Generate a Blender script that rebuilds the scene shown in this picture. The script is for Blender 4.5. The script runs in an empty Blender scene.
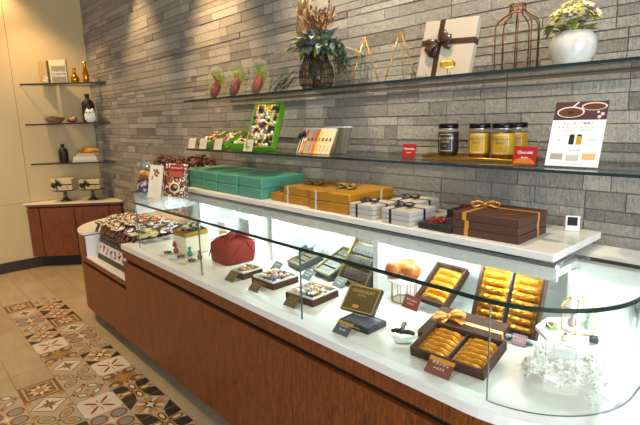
import bpy, bmesh, math, random
from mathutils import Vector, Matrix, Euler
C = bpy.context.scene.collection
PI = math.pi
R = math.radians
rnd = random.Random(7)

# ------------------------------------------------------------------ materials
def lin(h):
    h = h.lstrip('#')
    v = [int(h[i:i + 2], 16) / 255 for i in (0, 2, 4)]
    return tuple([(c / 12.92 if c <= .04045 else ((c + .055) / 1.055) ** 2.4) for c in v] + [1])

MATS = {}
def mat(name, col='#808080', rough=.5, metal=0, spec=.5, emit=None, es=0, bump=None, var=None, coat=0):
    """bump=(scale,strength); var=(hex2, scale, contrast)"""
    if name in MATS: return MATS[name]
    m = bpy.data.materials.new(name); m.use_nodes = True
    n = m.node_tree.nodes; l = m.node_tree.links
    b = n['Principled BSDF']
    b.inputs['Base Color'].default_value = lin(col)
    b.inputs['Roughness'].default_value = rough
    b.inputs['Metallic'].default_value = metal
    b.inputs['Specular IOR Level'].default_value = spec
    b.inputs['Coat Weight'].default_value = coat
    if emit:
        b.inputs['Emission Color'].default_value = lin(emit); b.inputs['Emission Strength'].default_value = es
    tc = n.new('ShaderNodeTexCoord')
    if var:
        t = n.new('ShaderNodeTexNoise'); t.inputs['Scale'].default_value = var[1]; t.inputs['Detail'].default_value = 4
        r = n.new('ShaderNodeValToRGB'); c = var[2]
        r.color_ramp.elements[0].position = .5 - c; r.color_ramp.elements[1].position = .5 + c
        r.color_ramp.elements[0].color = lin(col); r.color_ramp.elements[1].color = lin(var[0])
        l.new(tc.outputs['Object'], t.inputs['Vector']); l.new(t.outputs['Fac'], r.inputs['Fac']); l.new(r.outputs['Color'], b.inputs['Base Color'])
    if bump:
        t = n.new('ShaderNodeTexNoise'); t.inputs['Scale'].default_value = bump[0]; t.inputs['Detail'].default_value = 5
        u = n.new('ShaderNodeBump'); u.inputs['Strength'].default_value = bump[1]; u.inputs['Distance'].default_value = .004
        l.new(tc.outputs['Object'], t.inputs['Vector']); l.new(t.outputs['Fac'], u.inputs['Height']); l.new(u.outputs['Normal'], b.inputs['Normal'])
    MATS[name] = m
    return m

def speckle(name, cols, scale=160, rough=.45, bump=.5, stretch=(1, 1, 1)):
    """cells of random colour: nut and fruit toppings, wrapped sweets in a bag, printed pictures"""
    m = bpy.data.materials.new(name); m.use_nodes = True
    n = m.node_tree.nodes; l = m.node_tree.links; b = n['Principled BSDF']
    tc = n.new('ShaderNodeTexCoord'); mp = n.new('ShaderNodeMapping'); mp.inputs['Scale'].default_value = stretch
    v = n.new('ShaderNodeTexVoronoi'); v.inputs['Scale'].default_value = scale
    s = n.new('ShaderNodeSeparateColor'); r = n.new('ShaderNodeValToRGB'); r.color_ramp.interpolation = 'CONSTANT'
    e = r.color_ramp.elements
    for i, c in enumerate(cols):
        q = e[i] if i < 2 else e.new(i / len(cols))
        q.position = i / len(cols); q.color = lin(c)
    u = n.new('ShaderNodeBump'); u.inputs['Strength'].default_value = bump; u.inputs['Distance'].default_value = .004; u.invert = True
    l.new(tc.outputs['Object'], mp.inputs['Vector']); l.new(mp.outputs['Vector'], v.inputs['Vector']); l.new(v.outputs['Color'], s.inputs['Color'])
    l.new(s.outputs['Red'], r.inputs['Fac']); l.new(r.outputs['Color'], b.inputs['Base Color'])
    l.new(v.outputs['Distance'], u.inputs['Height']); l.new(u.outputs['Normal'], b.inputs['Normal'])
    b.inputs['Roughness'].default_value = rough
    return m

def glass(name, tint=(.975, 1, .99), ior=1.3, rough=.0):
    m = bpy.data.materials.new(name); m.use_nodes = True
    n = m.node_tree.nodes; l = m.node_tree.links
    for x in list(n): n.remove(x)
    o = n.new('ShaderNodeOutputMaterial'); mx = n.new('ShaderNodeMixShader'); t = n.new('ShaderNodeBsdfTransparent'); g = n.new('ShaderNodeBsdfGlossy'); f = n.new('ShaderNodeFresnel')
    t.inputs['Color'].default_value = (*tint, 1); g.inputs['Roughness'].default_value = rough; f.inputs['IOR'].default_value = ior
    ge = n.new('ShaderNodeNewGeometry'); mi_ = n.new('ShaderNodeMix'); mi_.inputs[2].default_value = ior; mi_.inputs[3].default_value = 1 / ior
    l.new(ge.outputs['Backfacing'], mi_.inputs[0]); l.new(mi_.outputs[0], f.inputs['IOR'])      # same reflectance at either face of a thin pane
    l.new(f.outputs[0], mx.inputs[0]); l.new(t.outputs[0], mx.inputs[1]); l.new(g.outputs[0], mx.inputs[2]); l.new(mx.outputs[0], o.inputs[0])
    return m

GLASS = glass('clear_glass'); SHELFGLASS = glass('shelf_glass', (.96, .985, .975)); ACRYL = glass('clear_acrylic', (.96, .98, .98), 1.35)
GEDGE = mat('glass_edge', '#06221f', .12, spec=.6)
GEDGE2 = mat('pale_glass_edge', '#4c5654', .15, spec=.6)

def wood_mat():
    m = bpy.data.materials.new('red_brown_veneer'); m.use_nodes = True
    n = m.node_tree.nodes; l = m.node_tree.links; b = n['Principled BSDF']
    tc = n.new('ShaderNodeTexCoord'); mp = n.new('ShaderNodeMapping'); mp.inputs['Scale'].default_value = (14, 14, 1.4)
    t = n.new('ShaderNodeTexNoise'); t.inputs['Scale'].default_value = 9; t.inputs['Detail'].default_value = 8; t.inputs['Distortion'].default_value = 1.6
    mp2 = n.new('ShaderNodeMapping'); mp2.inputs['Scale'].default_value = (60, 60, 16)
    t2 = n.new('ShaderNodeTexNoise'); t2.inputs['Scale'].default_value = 2.2; t2.inputs['Detail'].default_value = 3; t2.inputs['Distortion'].default_value = 2
    ad = n.new('ShaderNodeMath'); ad.operation = 'MULTIPLY_ADD'; ad.inputs[1].default_value = .4
    r = n.new('ShaderNodeValToRGB'); r.color_ramp.elements[0].position = .48; r.color_ramp.elements[1].position = .95
    r.color_ramp.elements[0].color = lin('#462009'); r.color_ramp.elements[1].color = lin('#8c4716')
    l.new(tc.outputs['Object'], mp.inputs['Vector']); l.new(mp.outputs['Vector'], t.inputs['Vector'])
    l.new(tc.outputs['Object'], mp2.inputs['Vector']); l.new(mp2.outputs['Vector'], t2.inputs['Vector'])
    l.new(t2.outputs['Fac'], ad.inputs[0]); l.new(t.outputs['Fac'], ad.inputs[2]); l.new(ad.outputs[0], r.inputs['Fac']); l.new(r.outputs['Color'], b.inputs['Base Color'])
    b.inputs['Roughness'].default_value = .38
    return m
WOOD = wood_mat()
WHITE = mat('white_solid_surface', '#d9d5cd', .3)
WHITEM = mat('white_matt_panel', '#dcdad4', .6)
DARKGAP = mat('shadow_gap_black', '#120d0a', .6)
GOLD = mat('brushed_gold', '#c99a3c', .3, 1)
GOLDP = mat('gold_print', '#c8a552', .35, .7)
BROWNCARD = mat('chocolate_brown_board', '#4a2c20', .55, bump=(400, .15))
BROWNCARD2 = mat('dark_taupe_board', '#45291c', .75, 0, .25)
BLACKCARD = mat('charcoal_board', '#22242a', .45)
GREYCARD = mat('grey_green_board', '#333735', .5)
BLACK = mat('black_satin', '#0c0b0c', .4)
BLACKRIB = mat('black_satin_ribbon', '#17161c', .35)
NAVYRIB = mat('dark_navy_ribbon', '#1d2436', .35)
BROWNRIB = mat('dark_brown_ribbon', '#3a1f16', .35)
GOLDRIB = mat('gold_satin_ribbon', '#d08a32', .3, .2)
CREAM = mat('cream_paper', '#c9b689', .55)
CREAMB = mat('cream_card_box', '#e6dbbf', .5)
PALE = mat('off_white_box_paper', '#b3aaa3', .55)
TEAL = mat('jade_green_wrapping_paper', '#478670', .45, var=('#52937b', 4, .3))
TEALTOP = TEAL
MUST = mat('mustard_wrapping_paper', '#9a660e', .4, var=('#a87414', 5, .3))
GREEN = mat('lime_green_board', '#5f9a1c', .42)
RED = mat('red_card_print', '#9c1a14', .4)
REDCLOTH = mat('red_wrapping_cloth', '#7c150d', .85, bump=(300, .3))
FOIL = mat('gold_foil_wrapper', '#c47c10', .3, .45, bump=(90, .45), var=('#dd9a26', 60, .2))
CHOC = mat('dark_chocolate', '#2a1510', .35)
CHOCM = mat('milk_chocolate', '#5a3420', .35)
STEEL = mat('polished_steel', '#c8c8c8', .2, 1)
TXTW = mat('white_lettering', '#f2efe8', .6)
TXTD = mat('grey_lettering', '#5c5854', .6)
TXTG = mat('gold_lettering', '#d2b060', .4, .5)
LEAFB = mat('blue_green_leaf', '#4b6257', .6, var=('#7d9285', 30, .3))
LEAFG = mat('green_leaf', '#5d6e25', .6, var=('#93a33a', 20, .3))
LEAFD = mat('dark_fern_leaf', '#2e3a2c', .65, var=('#56634a', 25, .3))
DRY = mat('dried_tan_petal', '#a57c48', .7, var=('#6e4a26', 30, .3))
RUST = mat('rust_brown_pod', '#8a4a20', .6, var=('#5a2c14', 30, .3))

# ------------------------------------------------------------------ geometry helpers
class B:
    def __init__(s, *mats): s.bm = bmesh.new(); s.mats = list(mats); s.sub = []
    def _new(s, before, mi, sm):
        for f in s.bm.faces:
            if f not in before: f.material_index = mi; f.smooth = sm
    def box(s, c, d, mi=0, bev=0, rot=None, seg=2):
        Mx = Matrix.Translation(c) @ (Euler(rot).to_matrix().to_4x4() if rot else Matrix()) @ Matrix.Diagonal((*d, 1))
        r = bmesh.ops.create_cube(s.bm, size=1, matrix=Mx)
        fs = {f for v in r['verts'] for f in v.link_faces}
        for f in fs: f.material_index = mi
        if bev:
            es = list({e for v in r['verts'] for e in v.link_edges})
            q = bmesh.ops.bevel(s.bm, geom=es, offset=bev, segments=seg, affect='EDGES', profile=.5)
            for f in q['faces']: f.material_index = mi; f.smooth = True
        return s
    def face(s, pts, mi=0, sm=False):
        f = s.bm.faces.new([s.bm.verts.new(p) for p in pts]); f.material_index = mi; f.smooth = sm; return s
    def prism(s, poly, z0, z1, mi=0, mside=None, mbot=None, inv=False):
        a = [s.bm.verts.new((x, y, z0)) for x, y in poly]; b = [s.bm.verts.new((x, y, z1)) for x, y in poly]
        n = len(poly)
        f = s.bm.faces.new(a[::-1]); f.material_index = mi if mbot is None else mbot
        f = s.bm.faces.new(b); f.material_index = mi
        for i in range(n):
            f = s.bm.faces.new((a[i], a[(i + 1) % n], b[(i + 1) % n], b[i])); f.material_index = mi if mside is None else mside
        return s
    def tube(s, pts, r, n=8, mi=0, closed=False, sm=True):
        pts = [Vector(p) for p in pts]; N = len(pts)
        rs = r if isinstance(r, (list, tuple)) else [r] * N
        rings = []; up = None
        for i, p in enumerate(pts):
            if closed: t = pts[(i + 1) % N] - pts[i - 1]
            else: t = pts[min(i + 1, N - 1)] - pts[max(i - 1, 0)]
            if t.length < 1e-9: t = Vector((0, 0, 1))
            t.normalize()
            if up is None:
                up = Vector((0, 0, 1)) if abs(t.z) < .9 else Vector((1, 0, 0))
            a = t.cross(up)
            if a.length < 1e-6: a = t.cross(Vector((0, 1, 0)))
            a.normalize(); up = a.cross(t).normalized()
            rings.append([s.bm.verts.new(p + (a * math.cos(2 * PI * k / n) + up * math.sin(2 * PI * k / n)) * rs[i]) for k in range(n)])
        M_ = N if closed else N - 1
        for i in range(M_):
            q, w = rings[i], rings[(i + 1) % N]
            for k in range(n):
                f = s.bm.faces.new((q[k], q[(k + 1) % n], w[(k + 1) % n], w[k])); f.material_index = mi; f.smooth = sm
        if not closed:
            for q in (rings[0][::-1], rings[-1]):
                f = s.bm.faces.new(q); f.material_index = mi
        return s
    def lathe(s, prof, c=(0, 0, 0), n=28, mi=0, sm=True, Mx=None):
        c = Vector(c); rings = []
        for r, z in prof:
            if r < 1e-6: vs = [s.bm.verts.new(c + Vector((0, 0, z)))]
            else: vs = [s.bm.verts.new(c + Vector((r * math.cos(2 * PI * k / n), r * math.sin(2 * PI * k / n), z))) for k in range(n)]
            if Mx:
                for v in vs: v.co = Mx @ v.co
            rings.append(vs)
        for q, w in zip(rings, rings[1:]):
            for k in range(n):
                k2 = (k + 1) % n
                if len(q) == 1 and len(w) == 1: continue
                if len(q) == 1: f = s.bm.faces.new((q[0], w[k2], w[k]))
                elif len(w) == 1: f = s.bm.faces.new((q[k], q[k2], w[0]))
                else: f = s.bm.faces.new((q[k], q[k2], w[k2], w[k]))
                f.material_index = mi; f.smooth = sm
        return s
    def ball(s, c, r, mi=0, sub=2, rot=None):
        if not isinstance(r, (tuple, list)): r = (r, r, r)
        Mx = Matrix.Translation(c) @ (Euler(rot).to_matrix().to_4x4() if rot else Matrix()) @ Matrix.Diagonal((*r, 1))
        q = bmesh.ops.create_icosphere(s.bm, subdivisions=sub, radius=1, matrix=Mx)
        for v in q['verts']:
            for f in v.link_faces: f.material_index = mi; f.smooth = True
        return s
    def strip(s, pts, wv, w, t=.0008, mi=0):
        pts = [Vector(p) for p in pts]; N = len(pts); rings = []
        wv = Vector(wv).normalized() if not isinstance(wv, list) else [Vector(x).normalized() for x in wv]
        ws = w if isinstance(w, list) else [w] * N
        for i, p in enumerate(pts):
            T = (pts[min(i + 1, N - 1)] - pts[max(i - 1, 0)]).normalized()
            W = wv[i] if isinstance(wv, list) else wv
            W = (W - T * W.dot(T)); W.normalize(); n = T.cross(W)
            a = W * ws[i] / 2; b = n * t / 2
            rings.append([s.bm.verts.new(p + x) for x in (a + b, -a + b, -a - b, a - b)])
        for q, v in zip(rings, rings[1:]):
            for k in range(4):
                f = s.bm.faces.new((q[k], q[(k + 1) % 4], v[(k + 1) % 4], v[k])); f.material_index = mi; f.smooth = k in (0, 2)
        for q in (rings[0][::-1], rings[-1]): s.bm.faces.new(q).material_index = mi
        return s
    def leaf(s, base, d, L, W, curl=.2, mi=0, up=(0, 0, 1), n=5):
        """a pointed leaf with a folded midrib, drooping by curl"""
        base = Vector(base); d = Vector(d).normalized(); up = Vector(up)
        side = d.cross(up)
        if side.length < 1e-3: side = d.cross(Vector((0, 1, 0)))
        side.normalize(); nrm = side.cross(d).normalized()
        rows = []
        for i in range(n + 1):
            t = i / n; c = base + d * L * t - nrm * curl * L * t * t
            w = W / 2 * (math.sin(PI * min(1, t * .92 + .08)) ** .8)
            rows.append([s.bm.verts.new(c + side * w + nrm * w * .3), s.bm.verts.new(c), s.bm.verts.new(c - side * w + nrm * w * .3)])
        for q, v in zip(rows, rows[1:]):
            for k in range(2):
                f = s.bm.faces.new((q[k], q[k + 1], v[k + 1], v[k])); f.material_index = mi; f.smooth = True
        return s
    def tray(s, w, d, h, t=.004, mi=0, z=0, base=.004):
        s.box((0, 0, z + base / 2), (w, d, base), mi)
        for sx in (-1, 1):
            s.box((sx * (w - t) / 2, 0, z + h / 2), (t, d, h), mi)
            s.box((0, sx * (d - t) / 2, z + h / 2), (w - 2 * t, t, h), mi)
        return s
    def build(s, name, parent=None, loc=None, rot=None):
        bmesh.ops.recalc_face_normals(s.bm, faces=s.bm.faces)
        me = bpy.data.meshes.new(name); s.bm.to_mesh(me); s.bm.free()
        for m in s.mats: me.materials.append(m)
        o = bpy.data.objects.new(name, me); C.objects.link(o)
        if parent: o.parent = parent
        if loc is not None: o.location = loc
        if rot is not None: o.rotation_euler = rot
        for nm, sb in s.sub: sb.build(nm, o)
        return o
    def shift(s, v):
        for x in s.bm.verts: x.co += Vector(v)
        for nm, sb in s.sub: sb.shift(v)

def tag(o, label, cat, group=None):
    o['label'] = label; o['category'] = cat
    if group: o['group'] = group
    return o
def thing(name, label, cat, loc=(0, 0, 0), rz=0, group=None, rx=0, ry=0):
    o = bpy.data.objects.new(name, None); C.objects.link(o); o.empty_display_size = .05
    o.location = loc; o.rotation_euler = (rx, ry, rz)
    return tag(o, label, cat, group)
def dup(o, loc=None, rot=None, label=None, group=None, parent=None):
    c = o.copy(); C.objects.link(c)
    if parent is not None: c.parent = parent
    if loc is not None: c.location = loc
    if rot is not None: c.rotation_euler = rot
    if label: c['label'] = label
    if group: c['group'] = group
    for ch in list(o.children): dup(ch, parent=c)
    return c
def struct(o): o['kind'] = 'structure'; return o
def text(s, size, m, parent, loc, rot=(R(90), 0, 0), ext=.0002, name='lettering', align='CENTER', sp=1.0):
    cu = bpy.data.curves.new('lettering', 'FONT'); cu.body = s; cu.size = size; cu.extrude = ext; cu.align_x = align; cu.align_y = 'CENTER'; cu.resolution_u = 2; cu.space_line = sp
    to = bpy.data.objects.new('lettering_curve', cu); C.objects.link(to)
    dg = bpy.context.evaluated_depsgraph_get()
    me = bpy.data.meshes.new_from_object(to.evaluated_get(dg))
    bpy.data.objects.remove(to); me.materials.clear(); me.materials.append(m)
    o = bpy.data.objects.new(name, me); C.objects.link(o); o.parent = parent; o.location = loc; o.rotation_euler = rot
    return o
def bow(b, c, sz, w, mi=0, up=(0, 0, 1), ax=(1, 0, 0), tails=True):
    """a ribbon bow: two loops, a knot and two tails, lying in the plane of ax and up's normal"""
    c = Vector(c); up = Vector(up).normalized(); ax = Vector(ax).normalized(); sd = up.cross(ax).normalized()
    q = B(*b.mats); b.sub.append(('bow', q)); b = q
    w *= 1.15
    for sg, yaw, k_ in ((-1, .32, 1), (1, -.32, 1), (-1, -.30, .8), (1, .30, .8)):
        pts = []; A_x = (ax * math.cos(yaw) + sd * math.sin(yaw)) * sg; S_d = up.cross(A_x)
        for i in range(13):
            a = 2 * PI * i / 12 * .98; rr = sz * .36 * k_
            pts.append(c + A_x * (rr - rr * math.cos(a)) + up * (math.sin(a) * sz * .15 + sz * .11 * (1 - math.cos(a)) * .5 + w * .12))
        b.strip(pts, S_d, [w * (.4 + .6 * abs(math.sin(PI * i / 12))) for i in range(13)], mi=mi)
    if tails:
        for sg in (-1, 1):
            d = (ax * sg * .7 - sd * .7).normalized()
            b.strip([c + up * w * .3, c + d * sz * .35 + up * sz * .12, c + d * sz * .75 + up * sz * .03], d.cross(up), [w * .5, w * .9, w], mi=mi)
    b.ball(c + up * w * .3, (w * .5, w * .5, w * .4), mi, 1)
def band(b, w, d, h, x=None, y=None, rw=.01, mi=0, z=0, e=.0006):
    """a ribbon band round a box of size w,d,h with its base at z: across at x (running in y) or along at y"""
    if x is not None:
        b.box((x, 0, z + h + e / 2), (rw, d + 2 * e, e), mi)
        for sg in (-1, 1): b.box((x, sg * (d / 2 + e / 2), z + h / 2), (rw, e, h), mi)
    if y is not None:
        b.box((0, y, z + h + e / 2 + .0002), (w + 2 * e, rw, e), mi)
        for sg in (-1, 1): b.box((sg * (w / 2 + e / 2), y, z + h / 2), (e, rw, h), mi)

ORD = ['first', 'second', 'third', 'fourth', 'fifth', 'sixth', 'seventh', 'eighth', 'ninth', 'tenth', 'eleventh', 'twelfth']

# ------------------------------------------------------------------ room shell
def tile_mat():
    m = bpy.data.materials.new('beige_stone_tile'); m.use_nodes = True
    n = m.node_tree.nodes; l = m.node_tree.links; b = n['Principled BSDF']
    tc = n.new('ShaderNodeTexCoord'); mp = n.new('ShaderNodeMapping'); mp.inputs['Location'].default_value = (.103, .067, 0)
    br = n.new('ShaderNodeTexBrick'); br.offset = 0; br.inputs['Scale'].default_value = 1
    br.inputs['Brick Width'].default_value = .4; br.inputs['Row Height'].default_value = .2; br.inputs['Mortar Size'].default_value = .0022; br.inputs['Mortar Smooth'].default_value = .2
    br.inputs['Color1'].default_value = lin('#a8977a'); br.inputs['Color2'].default_value = lin('#9d8b6c'); br.inputs['Mortar'].default_value = lin('#7a6748')
    t = n.new('ShaderNodeTexNoise'); t.inputs['Scale'].default_value = 4; t.inputs['Detail'].default_value = 6
    mp2 = n.new('ShaderNodeMapping'); mp2.inputs['Scale'].default_value = (1, 4, 1)
    mx = n.new('ShaderNodeMix'); mx.data_type = 'RGBA'; mx.blend_type = 'MULTIPLY'; mx.inputs['Factor'].default_value = .35
    r = n.new('ShaderNodeValToRGB'); r.color_ramp.elements[0].position = .3; r.color_ramp.elements[0].color = (.55, .5, .42, 1); r.color_ramp.elements[1].position = .7
    l.new(tc.outputs['Object'], mp.inputs['Vector']); l.new(mp.outputs['Vector'], br.inputs['Vector'])
    l.new(tc.outputs['Object'], mp2.inputs['Vector']); l.new(mp2.outputs['Vector'], t.inputs['Vector']); l.new(t.outputs['Fac'], r.inputs['Fac'])
    l.new(br.outputs['Color'], mx.inputs[6]); l.new(r.outputs['Color'], mx.inputs[7]); l.new(mx.outputs[2], b.inputs['Base Color'])
    b.inputs['Roughness'].default_value = .42
    return m

T_CREAM = mat('tile_cream', '#a4927a', .45); T_WHITE = mat('tile_white', '#bfb5a4', .45); T_BLACK = mat('tile_black', '#2a2118', .45)
T_BROWN = mat('tile_brown', '#6b4a22', .45); T_RUST = mat('tile_rust', '#864418', .45); T_GOLD = mat('tile_gold', '#9c722c', .45); T_GREY = mat('tile_grey', '#7c7c7a', .45); T_OLIVE = mat('tile_olive', '#6c6040', .45)
def floor():
    b = B(tile_mat(), T_CREAM, T_WHITE, T_BLACK, T_BROWN, T_RUST, T_GOLD, T_GREY, T_OLIVE)
    CR, WH, BK, BR, RU, GO, GR, OL = range(1, 9)
    b.face([(-5.9, -5.2, 0), (2.6, -5.2, 0), (2.6, .05, 0), (-5.9, .05, 0)], 0)
    X0, Y0, T = -4.71, -.867, .2
    def poly(cx, cy, pts, lv, mi): b.face([(cx + x * .1, cy + y * .1, .0004 + .00018 * lv) for x, y in pts], mi)
    def ell(cx, cy, ex, ey, a, rx, ry, lv, mi, n=14):
        ca, sa = math.cos(a), math.sin(a)
        poly(cx, cy, [(ex + ca * rx * math.cos(2 * PI * k / n) - sa * ry * math.sin(2 * PI * k / n), ey + sa * rx * math.cos(2 * PI * k / n) + ca * ry * math.sin(2 * PI * k / n)) for k in range(n)], lv, mi)
    def star(cx, cy, n, ro, ri, lv, mi, a0=0, ex=0, ey=0):
        poly(cx, cy, [(ex + (ro if k % 2 == 0 else ri) * math.cos(a0 + PI * k / n), ey + (ro if k % 2 == 0 else ri) * math.sin(a0 + PI * k / n)) for k in range(2 * n)], lv, mi)
    def dia(cx, cy, ex, ey, rx, ry, lv, mi): poly(cx, cy, [(ex + rx, ey), (ex, ey + ry), (ex - rx, ey), (ex, ey - ry)], lv, mi)
    S4 = [(1, 1), (-1, 1), (-1, -1), (1, -1)]
    def motif(k, cx, cy):
        bg = {0: WH, 1: CR, 2: CR, 3: CR, 4: CR, 5: CR, 6: CR, 7: CR, 8: BR}[k]
        e = .985
        poly(cx, cy, [(-e, -e), (e, -e), (e, e), (-e, e)], 0, bg)
        if k == 0:
            for sx, sy in S4: ell(cx, cy, sx * .36, sy * .36, math.atan2(sy, sx), .4, .09, 1, RU); ell(cx, cy, sx * .93, sy * .93, 0, .1, .1, 1, GR)
            for a in range(4): ell(cx, cy, .4 * math.cos(a * PI / 2), .4 * math.sin(a * PI / 2), a * PI / 2, .28, .03, 1, GO)
        elif k == 1:
            for sx, sy in S4: ell(cx, cy, sx * .58, sy * .58, 0, .4, .4, 1, BR, 18)
            for sx, sy in S4: ell(cx, cy, sx * .97 * .7, sy * .97 * .7, 0, .2, .2, 2, CR)
            star(cx, cy, 4, .95, .34, 3, BR); star(cx, cy, 4, .75, .26, 4, GO)
        elif k == 2:
            for sx, sy in S4: poly(cx, cy, [(sx * e, sy * e), (sx * .35, sy * e), (sx * .02, sy * .05), (sx * e, sy * .35)][::(1 if sx * sy > 0 else -1)], 1, BK)
            for a in range(4):
                q = a * PI / 2
                ell(cx, cy, .5 * math.cos(q), .5 * math.sin(q), q, .48, .25, 2, GO); ell(cx, cy, .52 * math.cos(q), .52 * math.sin(q), q, .37, .16, 3, BK); ell(cx, cy, .54 * math.cos(q), .54 * math.sin(q), q, .27, .1, 4, WH)
            ell(cx, cy, 0, 0, 0, .1, .1, 5, CR)
        elif k == 3:
            for sx, sy in S4: poly(cx, cy, [(sx * e, sy * e), (sx * .25, sy * e), (sx * e, sy * .25)][::(1 if sx * sy > 0 else -1)], 1, BK)
            star(cx, cy, 8, .97, .4, 2, GO, PI / 8); star(cx, cy, 8, .9, .3, 3, BK, 0); 
            for a in range(8): ell(cx, cy, .52 * math.cos(a * PI / 4), .52 * math.sin(a * PI / 4), a * PI / 4, .26, .09, 4, WH if a % 2 else GO)
            star(cx, cy, 4, .3, .15, 5, WH)
        elif k == 4:
            dia(cx, cy, 0, 0, .95, .95, 1, OL); dia(cx, cy, 0, 0, .86, .86, 2, WH); star(cx, cy, 4, .7, .16, 3, BR, 0); star(cx, cy, 4, .42, .16, 4, OL, PI / 4)
            for sx, sy in S4: ell(cx, cy, sx * .85, sy * .85, 0, .2, .2, 1, GO)
        elif k == 5:
            for sx, sy in S4: ell(cx, cy, sx * .5, sy * .5, 0, .44, .44, 1, RU, 18); ell(cx, cy, sx * .5, sy * .5, 0, .33, .33, 2, GR, 18)
            star(cx, cy, 4, .4, .12, 3, WH)
        elif k == 6:
            for sx, sy in S4:
                q = math.atan2(sy, sx)
                ell(cx, cy, sx * .48, sy * .48, q, .5, .33, 1, OL); ell(cx, cy, sx * .48, sy * .48, q, .4, .24, 2, CR); ell(cx, cy, sx * .48, sy * .48, q, .27, .15, 3, GO); ell(cx, cy, sx * .48, sy * .48, q, .14, .07, 4, GR)
            dia(cx, cy, 0, 0, .15, .15, 4, BR)
        elif k == 7:
            for a in range(4):
                q = a * PI / 2 + PI / 4
                ell(cx, cy, .55 * math.cos(q), .55 * math.sin(q), q + PI / 2, .34, .22, 1, OL); ell(cx, cy, .55 * math.cos(q), .55 * math.sin(q), q + PI / 2, .24, .13, 2, WH)
                star(cx, cy, 4, .3, .1, 2, RU, 0, .75 * math.cos(a * PI / 2), .75 * math.sin(a * PI / 2))
            star(cx, cy, 4, .26, .1, 3, GO)
        elif k == 8:
            poly(cx, cy, [(-.82, -.82), (.82, -.82), (.82, .82), (-.82, .82)], 1, CR); poly(cx, cy, [(-.72, -.72), (.72, -.72), (.72, .72), (-.72, .72)], 2, BR)
            star(cx, cy, 8, .68, .34, 3, WH, 0); star(cx, cy, 8, .5, .22, 4, GO, PI / 8)
            for sx, sy in S4: star(cx, cy, 4, .22, .08, 3, GO, 0, sx * .52, sy * .52)
    cols = {0: [7, 3, 3, 8, 4, 5, 6, 3, 0, 1, 2, 3, 2, 5, 6], 1: [8, 4, 5, 7, 3, 0, 1, 4, 6, 7, 0, 5, 1, 3, 6],
            2: [None] * 8 + [8, 4, 6, 3, 0, 5, 2], 3: [None] * 8 + [7, 5, 1, 0, 4, 2, 6], 4: [None] * 8 + [3, 0, 4, 7, 5, 1, 8]}
    for j, seq in cols.items():
        for k in range(24):
            v = seq[k] if k < len(seq) else (k * 5 + j * 3) % 9
            if v is None: continue
            motif(v, X0 + T * (k + .5), Y0 - T * (j + .5))
    return struct(b.build('floor'))
floor()

def stone_mat():
    m = bpy.data.materials.new('split_face_stone'); m.use_nodes = True
    n = m.node_tree.nodes; l = m.node_tree.links; b = n['Principled BSDF']
    at = n.new('ShaderNodeAttribute'); at.attribute_name = 'tone'
    tc = n.new('ShaderNodeTexCoord')
    t = n.new('ShaderNodeTexNoise'); t.inputs['Scale'].default_value = 70; t.inputs['Detail'].default_value = 6; t.inputs['Roughness'].default_value = .65
    mp = n.new('ShaderNodeMapping'); mp.inputs['Rotation'].default_value = (0, R(38), 0); mp.inputs['Scale'].default_value = (120, 1, 18)
    t2 = n.new('ShaderNodeTexNoise'); t2.inputs['Scale'].default_value = 1.2; t2.inputs['Detail'].default_value = 3
    r = n.new('ShaderNodeValToRGB'); r.color_ramp.elements[0].color = lin('#605b54'); r.color_ramp.elements[1].color = lin('#a59e92')
    mx = n.new('ShaderNodeMix'); mx.data_type = 'RGBA'; mx.blend_type = 'OVERLAY'; mx.inputs['Factor'].default_value = .5
    ad = n.new('ShaderNodeMath'); ad.operation = 'MULTIPLY_ADD'; ad.inputs[1].default_value = .6
    u = n.new('ShaderNodeBump'); u.inputs['Strength'].default_value = 1.0; u.inputs['Distance'].default_value = .007
    l.new(at.outputs['Fac'], r.inputs['Fac']); l.new(tc.outputs['Object'], t.inputs['Vector']); l.new(tc.outputs['Object'], mp.inputs['Vector']); l.new(mp.outputs['Vector'], t2.inputs['Vector'])
    l.new(t2.outputs['Fac'], ad.inputs[0]); l.new(t.outputs['Fac'], ad.inputs[2]); l.new(ad.outputs[0], u.inputs['Height']); l.new(u.outputs['Normal'], b.inputs['Normal'])
    l.new(r.outputs['Color'], mx.inputs[6]); l.new(t.outputs['Fac'], mx.inputs[7]); l.new(mx.outputs[2], b.inputs['Base Color'])
    b.inputs['Roughness'].default_value = .85
    return m
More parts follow.
